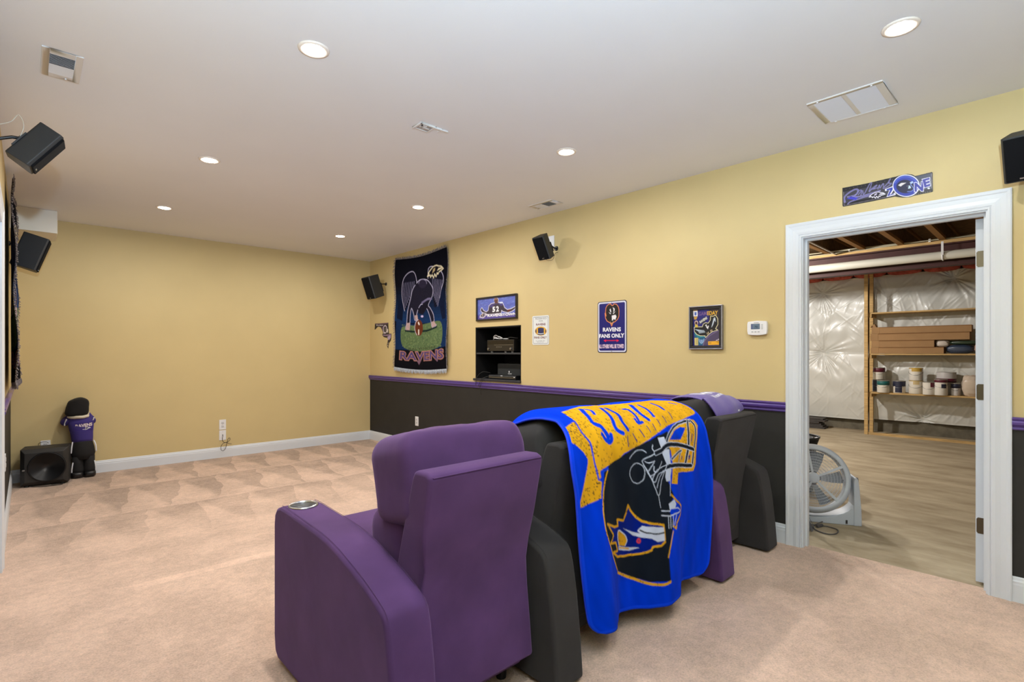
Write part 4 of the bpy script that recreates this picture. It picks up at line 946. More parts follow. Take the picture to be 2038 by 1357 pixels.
# ---- state-shaped sign by the corner
def state_sign():
    W, H, y0, z1 = .52, .385, 6.97, 1.735
    cv = Canvas(W, H, 110, (32, 26, 34), [(202, 144), (954, 77), (954, 1215), (202, 1225)])
    out = [(250, 185), (600, 170), (790, 145), (800, 400), (820, 600), (920, 605), (915, 790), (890, 900), (830, 980), (795, 1120), (790, 1215), (735, 1100), (770, 950), (785, 830), (730, 760), (650, 755), (590, 720), (550, 660), (585, 560), (530, 420), (480, 335), (440, 320), (360, 310), (290, 390), (235, 440), (240, 260)]
    cv.fill([(520, 330), (600, 300), (600, 540), (560, 480)], (84, 62, 96)); cv.stroke([(250, 190), (790, 165)], 34, (86, 62, 92))
    cv.text('BALTIMORE', [(375, 240), (585, 235), (585, 272), (375, 282)], (214, 206, 224), .03); cv.ell((330, 250), 16, 24, (230, 230, 236))
    cv.ell((668, 420), 72, 150, (198, 186, 206), 24); cv.ell((668, 420), 62, 130, (36, 34, 40)); cv.fill([(720, 380), (790, 420), (790, 560), (730, 540)], (206, 196, 190)); cv.fill([(650, 380), (690, 350), (680, 480), (655, 500)], (110, 104, 110))
    cv.fill([(600, 560), (690, 560), (690, 590), (600, 590)], (212, 206, 216)); cv.stroke([(590, 660), (680, 670), (800, 660), (910, 640)], 22, (146, 122, 156)); cv.fill([(760, 730), (900, 650), (905, 760), (850, 850), (780, 860)], (170, 152, 180)); cv.fill([(780, 920), (880, 850), (870, 900), (800, 960)], (40, 34, 40)); cv.stroke([(770, 1020), (820, 980)], 16, (150, 140, 130)); cv.stroke([(755, 1100), (780, 1080)], 22, (190, 170, 150))
    mt = cv.T(out); t = thing('state_sign', 'small dark cut-out state-shaped sign beside the tapestry', 'sign', (XR, y0 - W / 2, z1 - H))
    plate('sheet', [tuple(p) for p in mt], y0, z1, XR - .004, XR, mat('sign_black', (26, 24, 30), rough=.4), t)
    wall_print('print', cv, y0, z1, t, M_PRINT, XR - .0044, inpoly([(a / W, b / H) for a, b in mt]))
state_sign()
# ---- thermostat
def thermostat():
    y0, y1, z0, z1 = 1.529, 1.395, 1.414, 1.511
    t = thing('thermostat', 'white wall thermostat with grey display beside the door casing', 'thermostat', (XR, (y0 + y1) / 2, z0))
    pr = [(y0 - .004, z0 + .004), (y0 - .03, z0 - .001), ((y0 + y1) / 2, z0 - .003), (y1 + .03, z0 - .001), (y1 + .004, z0 + .004), (y1, z0 + .03), (y1, z1 - .02), (y1 + .004, z1 - .003), ((y0 + y1) / 2, z1 + .002), (y0 - .004, z1 - .003), (y0, z1 - .02), (y0, z0 + .03)]
    b = MB().prism(pr, XR - .026, XR, 'x').build('case', M_PLAST, t, bevel=.004, bseg=3)
    cv = Canvas(.060, .038, 60, (96, 118, 138)); cv.stroke([(0, 0), (.06, 0), (.06, .038), (0, .038)], .004, (58, 70, 96), closed=True); cv.box('70', .024, .014, .046, .031, (32, 56, 84), .03); cv.fill([(.002, .003), (.012, .003), (.012, .035), (.002, .035)], (84, 92, 136)); cv.box('AUTO', .03, .033, .05, .036, (40, 60, 90))
    print_on('display', cv, (XR - .0266, y0 - .027, z1 - .019), (0, -.060, 0), (0, 0, -.038), t, M_PRINT)
    mg = mat('button_grey', (176, 178, 180), rough=.5)
    for k in range(3): MB().box((XR - .028, y0 - .030 - .021 * k - .013, z0 + .018), (XR - .0255, y0 - .030 - .021 * k, z0 + .026)).build('button', mg, t, bevel=.001)
    for k in range(4): MB().box((XR - .0275, y0 - .108, z1 - .024 - .0095 * k - .005), (XR - .0255, y0 - .096, z1 - .024 - .0095 * k)).build('mode_mark', mg, t)
    MB().box((XR - .0268, y0 - .080, z1 - .013), (XR - .0258, y0 - .046, z1 - .010)).build('maker_mark', mat('mark_grey', (140, 142, 150), rough=.5), t)
thermostat()
# ---- tapestries with fringe
M_FRG = mat('fringe_mixed', (124, 118, 122), rough=.95, var=.5, vscale=60)
M_FRGW = mat('fringe_pale', (176, 184, 196), rough=.95, var=.25, vscale=60)
M_TAP = colmat('woven_cloth', rough=.95, spec=.05, bump=.5, bscale=420)
def tapestry_art(cv, r):
    def grad(z, c0, c1, y0, y1, x0=360, x1=830):
        for k in range(z):
            t = k / z; cv.fill([(x0, y0 + (y1 - y0) * t), (x1, y0 + (y1 - y0) * t), (x1, y0 + (y1 - y0) * (t + 1.2 / z)), (x0, y0 + (y1 - y0) * (t + 1.2 / z))], tuple(c0[i] + (c1[i] - c0[i]) * t for i in range(3)))
    grad(10, (13, 14, 24), (24, 52, 98), 440, 760); cv.fill([(390, 560), (440, 600), (430, 830), (385, 900)], (14, 22, 44)); cv.fill([(790, 470), (740, 560), (770, 760), (800, 800)], (16, 24, 48))
    cv.fill([(385, 740), (470, 770), (560, 780), (700, 760), (800, 740), (830, 1010), (360, 1010)], (22, 44, 84))
    G = [(450, 800), (600, 775), (730, 755), (765, 790), (775, 880), (765, 960), (720, 990), (600, 1008), (470, 995), (422, 950), (415, 870), (425, 820)]
    cv.fill(G, (92, 112, 76), 3)
    for k in range(420):
        x, y = r.uniform(425, 765), r.uniform(790, 990); cv.stroke([(x, y), (x + 4, y - 3)], 4, r.choice([(104, 126, 84), (80, 98, 66), (120, 136, 92), (70, 92, 70)]))
    cv.fill([(360, 1010), (470, 1000), (600, 1012), (740, 992), (830, 980), (830, 1200), (360, 1200)], (15, 15, 22))
    # plain winged figure crouching over a ball
    LV, DK = (172, 168, 196), (30, 28, 42)
    wl = [(548, 420), (535, 350), (512, 322), (472, 345), (438, 400), (422, 480), (424, 560), (450, 668), (500, 560), (545, 500)]
    wr = [(640, 380), (645, 300), (676, 280), (720, 300), (765, 350), (782, 420), (765, 500), (755, 560), (712, 640), (690, 540), (660, 460)]
    for w in (wl, wr): cv.fill(w, (22, 22, 36), 4); cv.stroke(w[:8], 4, LV, 4)
    for k in range(7): cv.stroke([(440 + 14 * k, 430 - 4 * k), (432 + 13 * k, 520), (455 + 9 * k, 640 - 22 * k)], 3, (132, 128, 160), 4)
    for k in range(7): cv.stroke([(770 - 15 * k, 410 - 4 * k), (765 - 12 * k, 500), (735 - 7 * k, 630 - 18 * k)], 3, (132, 128, 160), 4)
    fig = [(545, 420), (580, 388), (630, 392), (665, 430), (690, 480), (685, 540), (650, 610), (668, 640), (695, 700), (700, 770), (718, 790), (680, 806), (668, 740), (640, 650), (590, 600), (560, 640), (545, 700), (552, 735), (530, 740), (522, 690), (505, 640), (495, 700), (490, 800), (478, 830), (456, 826), (468, 760), (475, 660), (495, 560), (510, 480)]
    cv.fill(fig, DK, 3); cv.stroke(fig, 4, LV, 3, True); cv.ell((596, 425), 34, 38, (40, 36, 54)); cv.ell((596, 425), 34, 38, (128, 122, 150), 4, 180, 360)
    cv.fill([(555, 640), (600, 600), (650, 575), (640, 630), (600, 690), (560, 680)], (24, 22, 34)); cv.stroke([(590, 590), (640, 560), (680, 560)], 10, (104, 98, 130), 3)
    for q in ([(465, 770), (492, 765), (490, 830), (458, 832)], [(674, 760), (698, 752), (718, 792), (678, 808)], [(530, 700), (552, 696), (556, 735), (534, 738)]): cv.fill(q, (176, 150, 150))
    cv.stroke([(455, 838), (540, 840), (640, 830), (720, 806)], 9, (24, 40, 40)); cv.ell((592, 706), 12, 9, (196, 180, 220))
    cv.ell((564, 805), 34, 70, (96, 48, 30)); cv.ell((564, 805), 34, 70, (190, 180, 190), 4, 120, 260); cv.stroke([(560, 760), (566, 775)], 9, (230, 220, 214)); cv.stroke([(562, 825), (562, 860)], 9, (226, 216, 206))
    bird_head(cv, lambda a, b: (636 + 136 * a, 262 + 130 * b), (22, 20, 30), (214, 204, 176), (176, 156, 116))
    cv.text('BALTIMORE', [(482, 985), (718, 965), (718, 988), (482, 1006)], (60, 66, 44), .0)
    cv.text('RAVENS', [(408, 1012), (792, 996), (792, 1092), (408, 1096)], (170, 120, 110), .075); cv.text('RAVENS', [(416, 1020), (784, 1004), (784, 1084), (416, 1088)], (80, 68, 116), .02)
    cv.fill([(545, 1085), (585, 1085), (566, 1125)], (120, 92, 112)); cv.fill([(712, 1080), (745, 1078), (732, 1108)], (120, 92, 112)); cv.noise(.16, 1, 3)
def tapestry(name, side, y0, y1, z0, z1, label, art, bul, lift=.012, pale=True):
    """hung cloth: side -1 hangs on the right wall, +1 on the left wall; y0 is the far edge"""
    X = XR if side < 0 else XL; W, H = y0 - y1, z1 - z0
    cv = Canvas(W, H, 220, (13, 14, 24), [(368, 243), (808, 132), (808, 1178), (368, 1159)]); art(cv, random.Random(8))
    u, v = np.meshgrid(np.linspace(0, 1, 200), np.linspace(0, 1, 250))
    if side > 0: col = cv.at(1 - u, v)
    else: col = cv.at(u, v)
    off = lift + bul * (.5 + .5 * np.sin(u * 7.5 + .8)) * (.35 + .65 * v) + .010 * np.sin(v * 14 + 3 * u) * np.abs(u - .5) * 2
    sag = .035 * np.sin(np.pi * u)
    P = np.stack([X + side * off, y0 - W * u - .02 * np.sin(v * 10) * (u - .5) * .6, z1 - sag * (1 - .2 * v) - H * v], -1)
    me = grid_mesh('cloth', P); paint(me, col)
    t = thing(name, label, 'tapestry', (X, (y0 + y1) / 2, z0))
    c = link('cloth', me, M_TAP, t, smooth=True); s = c.modifiers.new('thick', 'SOLIDIFY'); s.thickness = .004; s.offset = 0
    r = random.Random(len(name) + int(side))
    def fr(pts, dirv, m, nm, ln=.042):
        mb = MB()
        for p in pts:
            p = Vector(p); d = Vector(dirv); L = ln * r.uniform(.8, 1.15)
            q = p + d * L + Vector((side * r.uniform(0, .012), r.uniform(-.008, .008), r.uniform(-.012, .006)))
            mb.tube([p, (p + q) / 2 + Vector((side * r.uniform(0, .006), 0, 0)), q], [.0030, .0038, .0022], 4)
        mb.build(nm, m, t, kind='stuff')
    fr(P[0, ::2], (0, 0, .9), M_FRG, 'top_fringe', .036); fr(P[-1, ::1], (0, 0, -1), M_FRGW if pale else M_FRG, 'bottom_fringe', .044)
    fr(P[::2, 0], (side * .15, 1, -.3), M_FRG, 'side_fringe', .030); fr(P[::2, -1], (side * .15, -1, -.3), M_FRG, 'side_fringe', .030)
tapestry('wall_tapestry', -1, 6.325, 5.125, 1.095, 2.575, 'fringed dark tapestry of a winged figure over green turf on the yellow wall', tapestry_art, .022)
tapestry('wall_tapestry', 1, 6.36, 5.30, 1.08, 2.575, 'fringed dark tapestry seen edge-on along the left wall', tapestry_art, .040, .026, False)
# ---- outlets
def outlet(loc, ax, label, two=False, jack=False):
    """wall plate; ax: 'x-' on right wall, 'x+' on left wall, 'y-' on far wall"""
    R = {'x-': Matrix.Rotation(PI / 2, 4, 'Z'), 'x+': Matrix.Rotation(-PI / 2, 4, 'Z'), 'y-': Matrix.Identity(4)}[ax]
    t = thing('wall_outlet', label, 'outlet', loc, R.inverted().to_euler() if ax != 'y-' else (0, 0, 0), world=False)
    # local frame: plate faces -y
    pm = MB().prism(rrect(.075, .122, .004, 2), -.006, 0, 'y', Matrix.Translation((-.0375, 0, -.061))).build('plate', M_PLAST, t, bevel=.0015)
    if not jack:
        for dz in (.021, -.021):
            f = MB().sup((0, -.006, dz), (.034, .006, .030), .4, .7, 20, 8).build('receptacle', mat('outlet_face', (206, 208, 212), rough=.45), t, smooth=True)
            for dx in (-.006, .006): MB().box((dx - .001, -.0098, dz - .001), (dx + .001, -.0085, dz + .007)).build('slot', M_PLASTD, f)
            MB().cyl((0, -.0098, dz - .007), (0, -.0085, dz - .007), .0022, n=8).build('slot', M_PLASTD, f)
        MB().cyl((0, -.0075, 0), (0, -.005, 0), .003, n=8).build('screw', M_STEEL, t)
    else:
        MB().cyl((0, -.012, .004), (0, -.004, .004), .006, n=10).build('jack', M_STEEL, t)
        for dz in (.042, -.042): MB().cyl((0, -.0075, dz), (0, -.005, dz), .003, n=8).build('screw', M_STEEL, t)
    return t
outlet((1.757, YF, .403), 'y-', 'upper white duplex outlet plate on the far wall')
outlet((1.757, YF, .273), 'y-', 'lower white cable plate on the far wall with a black wire', jack=True)
outlet((XR, 5.816, .389), 'x-', 'white duplex outlet on the black lower wall')
outlet((XL, 5.22, .498), 'x+', 'white outlet on the black lower left wall')
outlet((.135, YF, .335), 'y-', 'white outlet on the far wall behind the subwoofer')
b = YF - .02
wire = [(1.757, YF - .010, .276), (1.750, b - .02, .262), (1.742, b - .03, .235), (1.748, b - .03, .205), (1.765, b - .03, .188), (1.80, b - .03, .19), (1.828, b - .03, .215), (1.822, b - .03, .238), (1.806, b - .03, .225), (1.795, b - .03, .185), (1.780, b - .03, .12), (1.755, b - .03, .088), (1.730, b - .03, .10), (1.728, b - .03, .14), (1.752, b - .03, .178), (1.79, b - .03, .184), (1.815, b - .03, .168), (1.845, b - .03, .160)]
tag(MB().tube(wire, .0028, 6, smooth=5).build('loose_cable', M_CABLE), 'thin black coax cable looped below the far wall plate', 'cable')
# =================================================================== wall speakers on ball brackets
M_CAB = mat('speaker_cabinet', (44, 45, 46), rough=.5, spec=.4, bump=.25, bscale=500)
M_GRL = mat('speaker_grille', (14, 15, 18), rough=.92, spec=.15, bump=.4, bscale=900)
def speaker(c, n, w, h, d, wall, label, wire=None):
    c = Vector(c); n = Vector(n).normalized()
    R = n.to_track_quat('Y', 'Z').to_matrix().to_4x4()
    t = thing('wall_speaker', label, 'speaker', c, R.to_euler(), world=False)
    Rw = R.inverted() @ Matrix.Translation(-c)
    # cabinet: plan tapers toward the back, front edges bevelled
    pr = [(-w / 2, d / 2 - .012), (-w / 2 + .010, d / 2), (w / 2 - .010, d / 2), (w / 2, d / 2 - .012), (w * .33, -d / 2 + .01), (w * .28, -d / 2), (-w * .28, -d / 2), (-w * .33, -d / 2 + .01)]
    MB().prism(pr, -h / 2, h / 2, 'z').build('cabinet', M_CAB, t, bevel=.003)
    g = MB().prism([(-w / 2 + .008, d / 2 - .001), (-w / 2 + .014, d / 2 + .009), (w / 2 - .014, d / 2 + .009), (w / 2 - .008, d / 2 - .001)], -h / 2 + .008, h / 2 - .008, 'z').build('grille', M_GRL, t, bevel=.003)
    MB().box((-.012, d / 2 + .009, -h / 2 + .016), (.012, d / 2 + .0105, -h / 2 + .022)).build('badge', M_STEEL, g)
    MB().box((-w * .34, -d / 2 - .003, -h * .30), (w * .34, -d / 2 + .004, h * .10)).build('terminal_panel', M_BLACKP, t)
    # bracket: plate on the wall, bent arm, ball clamp
    wp = Rw @ Vector(wall); bk = Vector((0, -d / 2, 0)); s = 1 if wall[0] < 2 else -1
    knee = Rw @ (Vector(wall) + Vector((s * .028, 0, 0)))
    b = MB(); b.tube([wp, knee, (knee + bk) / 2 + (Rw.to_3x3() @ Vector((0, 0, .008))), bk], .0075, 10)
    b.build('bracket_arm', M_BLACKP, t, smooth=True)
    wn = (Rw.to_3x3() @ Vector((s, 0, 0))); MB().cyl(wp, wp + wn * .010, .024, .020, n=16).build('bracket_plate', M_BLACKP, t)
    MB().sup(tuple(bk + Vector((0, -.006, 0))), (.026, .026, .026), 1, 1, 16, 10).build('bracket_ball', M_BLACKP, t, smooth=True)
    if wire: MB().tube([Rw @ Vector(p) for p in wire[0]], .0018, 5, smooth=5).build('speaker_wire', wire[1], t)
    return t
M_WIREW = mat('wire_clear', (196, 190, 176), rough=.4); M_WIRER = mat('wire_red', (150, 50, 50), rough=.5)
speaker((.030, 3.352, 2.268), (.81, -.06, -.587), .15, .207, .105, (XL, 3.36, 2.28), 'black speaker tilted down high on the left wall, nearest the camera',
        ([(-.03, 3.34, 2.285), (-.012, 3.34, 2.355), (-.03, 3.35, 2.405), (-.055, 3.36, 2.37), (-.10, 3.37, 2.345), (XL, 3.38, 2.345)], M_WIREW))
speaker((.020, 6.45, 2.207), (.945, -.06, -.31), .19, .31, .185, (XL, 6.46, 2.27), 'black speaker on the left wall below the white soffit')
speaker((3.535, 6.60, 2.212), (-.93, -.05, -.33), .20, .31, .185, (XR, 6.62, 2.27), 'black speaker on the right wall in the far corner, left of the tapestry')
speaker((3.585, 3.375, 2.297), (-.88, -.02, -.47), .145, .225, .11, (XR, 3.36, 2.30), 'black speaker on the yellow wall above the equipment niche',
        ([(3.56, 3.36, 2.195), (3.59, 3.34, 2.165), (3.63, 3.31, 2.170), (3.66, 3.31, 2.22), (3.70, 3.33, 2.25), (XR, 3.34, 2.26)], M_CABLE))
outl = MB().prism(rrect(.075, .122, .004, 2), XR - .006, XR, 'x', Matrix.Translation((0, 3.385, 2.31)))
tag(outl.build('speaker_wall_plate', M_PLAST, bevel=.0015), 'blank white wall plate behind the speaker above the niche', 'wall plate')
speaker((3.585, .132, 2.262), (-.88, .06, -.47), .145, .225, .11, (XR, .13, 2.28), 'black speaker at the right picture edge, beside the doorway')

# =================================================================== equipment niche
M_NIC = mat('niche_black', (16, 16, 18), rough=.7, spec=.3)
nb = MB(); ND = .44; tk = .012
for a, b_ in (((XR + .002, NY0, NZ0), (XR + ND, NY0 + tk, NZ1)), ((XR + .002, NY1 - tk, NZ0), (XR + ND, NY1, NZ1)), ((XR + .002, NY0, NZ1 - tk), (XR + ND, NY1, NZ1)), ((XR + .002, NY0, NZ0), (XR + ND, NY1, NZ0 + tk)), ((XR + ND, NY0, NZ0), (XR + ND + tk, NY1, NZ1))): nb.box(a, b_)
struct('trim_8', nb, M_NIC, 'black lining of the equipment niche', fix=False)
struct('trim_9', MB().box((XR - .022, NY0 - .003, NZ0 - .012), (XR + .06, NY1 + .022, NZ0 + .014)), mat('sill_dark', (44, 46, 54), rough=.35), 'dark sill of the equipment niche', bevel=.005)
nsh = MB().box((XR + .004, NY0 + tk, 1.272), (XR + ND, NY1 - tk, 1.290)); struct('trim_10', nsh, mat('shelf_dark', (52, 55, 60), rough=.45), 'dark shelf inside the equipment niche', bevel=.002)
def receiver():
    x0, y0, y1, z0, z1 = XR + .07, 4.475, 4.035, 1.308, 1.432
    t = thing('receiver', 'black AV receiver with silver trim line on the niche shelf', 'receiver', (x0 + .15, (y0 + y1) / 2, 1.290))
    MB().box((x0 + .012, y1, z0), (x0 + .32, y0, z1)).build('case', mat('receiver_case', (26, 24, 22), rough=.4), t, bevel=.003)
    MB().box((x0, y1, z0), (x0 + .012, y0, z1)).build('front_panel', mat('receiver_front', (34, 30, 27), rough=.35, coat=.2), t, bevel=.002)
    MB().box((x0 - .002, y1 + .01, z0 + .066), (x0, y0 - .12, z0 + .069)).build('trim_line', M_STEEL, t)
    MB().box((x0 - .0012, y1 + .01, z0 + .074), (x0, y0 - .01, z0 + .116)).build('display', mat('display_dark', (26, 22, 20), rough=.2), t)
    for k in range(4): MB().cyl((x0 - .004, y0 - .165 - .026 * k, z0 + .045), (x0, y0 - .165 - .026 * k, z0 + .045), .006, n=12).build('button', M_STEEL, t)
    for yy in (y0 - .025, y1 + .045): MB().cyl((x0 - .012, yy, z0 + .024), (x0, yy, z0 + .024), .012, n=16).build('knob', M_STEEL, t, bevel=.001)
    for yy in (y0 - .05, y1 + .05, y1 + .16):
        MB().cyl((x0 + .03, yy, 1.290), (x0 + .03, yy, z0), .012, .016, n=14).build('foot', mat('foot_grey', (150, 150, 150), rough=.4), t)
    return z1
rz1 = receiver()
r = random.Random(12)
for k, (lab, m, pts) in enumerate((
    ('white cable coiled on top of the receiver', M_PLAST, [(3.86, 4.42, .006), (3.85, 4.38, .03), (3.86, 4.34, .012), (3.84, 4.31, .035), (3.86, 4.27, .01), (3.85, 4.40, .02), (3.84, 4.36, .05), (3.87, 4.30, .014), (3.86, 4.22, .008), (3.85, 4.16, .008)]),
    ('black cable lying on top of the receiver', M_CABLE, [(3.85, 4.17, .012), (3.84, 4.12, .02), (3.86, 4.07, .014), (3.88, 4.04, .012)]))):
    tag(MB().tube([(x, y, rz1 + z + .004) for x, y, z in pts], .0055, 6, smooth=5).build('cable', m, smooth=True), lab, 'cable')
def center_speaker():
    t = thing('center_speaker', 'black center channel speaker on the niche floor', 'speaker', (3.95, 4.17, NZ0 + tk))
    x0 = 3.885; zb = NZ0 + tk
    MB().box((x0, 3.975, zb), (x0 + .20, 4.375, zb + .172)).build('cabinet', M_CAB, t, bevel=.006)
    g = MB().box((x0 - .010, 3.982, zb + .006), (x0, 4.368, zb + .166)).build('grille', mat('grille_soft', (36, 39, 41), rough=.8, bump=.3, bscale=800), t, bevel=.004)
    MB().box((x0 - .012, 4.17, zb + .072), (x0 - .010, 4.182, zb + .092)).build('badge', M_PLAST, g); MB().box((x0 - .012, 4.135, zb + .058), (x0 - .010, 4.195, zb + .063)).build('badge', M_PLAST, g)
center_speaker()
def disc_player():
    zb = NZ0 + .015; x0 = XR + .010
    t = thing('disc_player', 'slim black disc player at the front of the niche floor', 'disc player', (x0 + .08, 4.16, zb))
    MB().prism([(x0, zb + .004), (x0 + .01, zb), (x0 + .125, zb), (x0 + .125, zb + .046), (x0 + .012, zb + .046), (x0, zb + .034)], 3.945, 4.385, 'y').build('case', M_BLACKP, t, bevel=.004)
    MB().box((x0 - .0015, 3.96, zb + .018), (x0 + .001, 4.37, zb + .022)).build('silver_strip', M_STEEL, t)
    MB().box((x0 + .002, 4.155, zb + .036), (x0 + .006, 4.185, zb + .042)).build('badge', M_PLAST, t); MB().box((x0 - .001, 3.955, zb + .026), (x0 + .002, 3.975, zb + .033)).build('badge', M_PLAST, t)
disc_player()
for k, (lab, rr, pts) in enumerate((
    ('black cable arching from the niche floor over its sill', .0028, [(3.80, 4.40, 1.06), (3.76, 4.47, 1.075), (3.735, 4.52, 1.05), (3.712, 4.545, 1.00), (3.710, 4.548, .965), (3.708, 4.553, .94), (3.707, 4.556, .925)]),
    ('grey cable end hanging below the niche sill', .0026, [(3.79, 4.39, 1.03), (3.72, 4.45, 1.005), (3.709, 4.48, .96), (3.706, 4.50, .92), (3.706, 4.49, .88)]),
    ('thin black lead dangling over the purple rail below the niche', .0024, [(3.78, 4.41, 1.02), (3.717, 4.43, 1.003), (3.707, 4.45, .955), (3.704, 4.47, .90), (3.706, 4.46, .84), (3.716, 4.47, .82)]))):
    tag(MB().tube(pts, rr, 6, smooth=5).build('cable', M_CABLE, smooth=True), lab, 'cable')

# =================================================================== subwoofer in the far left corner
def subwoofer():
    t = thing('subwoofer', 'black subwoofer with round grille on the carpet in the far corner', 'subwoofer', (.138, 6.872, 0), (0, 0, math.radians(-8)), world=False)
    w, h, d = .352, .362, .255; c = .035; y = -d / 2 - .015
    mb = MB(); v = []; zb = .014
    ring = lambda yy, i: [(-w / 2 + i, yy, zb + i), (w / 2 - i, yy, zb + i), (w / 2 - i, yy, h - i), (-w / 2 + i, yy, h - i)]
    v = ring(d / 2, 0) + ring(y + c, 0) + ring(y, c)
    mb.add(v, [(3, 2, 1, 0), (0, 1, 5, 4), (1, 2, 6, 5), (2, 3, 7, 6), (3, 0, 4, 7), (4, 5, 9, 8), (5, 6, 10, 9), (6, 7, 11, 10), (7, 4, 8, 11), (8, 9, 10, 11)])
    mb.build('cabinet', mat('sub_cabinet', (40, 39, 38), rough=.55, bump=.2, bscale=400), t, bevel=.004)
    Rm = Matrix.Translation((.022, y, zb + .172)) @ Matrix.Rotation(PI / 2, 4, 'X')
    g = MB().lathe([(.142, -.002), (.142, .008), (.137, .014), (.130, .0115), (.126, .0092), (.06, .009), (0, .009)], 48, Rm).build('driver_grille', M_GRL, t, smooth=True)
    MB().lathe([(.130, .010), (.136, .0145), (.140, .012)], 48, Rm).build('grille_ring', M_BLACKP, g, smooth=True)
    MB().sup((-.148, y - .001, zb + .155), (.020, .004, .014), .6, .8, 14, 8).build('badge', M_STEEL, t, smooth=True)
    for sx in (-1, 1):
        for yy in (-.095, .095): MB().cyl((sx * .13, yy, 0), (sx * .13, yy, .016), .018, n=12).build('foot', M_FOOT, t)
subwoofer()
tag(MB().tube([(.02, 6.78, .005), (.08, 6.715, .006), (.15, 6.69, .005), (.21, 6.68, .006), (.25, 6.70, .005), (.235, 6.735, .006), (.17, 6.74, .005)], .003, 6, smooth=5).build('subwoofer_cable', M_CABLE), 'black cable on the carpet in front of the subwoofer', 'cable')
tag(MB().tube([(.085, 7.088, .34), (.082, 7.06, .372), (.10, 7.045, .385), (.125, 7.04, .388), (.148, 7.042, .382), (.155, 7.05, .372)], .0022, 6, smooth=5).build('plug_lead', M_CABLE), 'thin dark lead rising behind the subwoofer', 'cable')

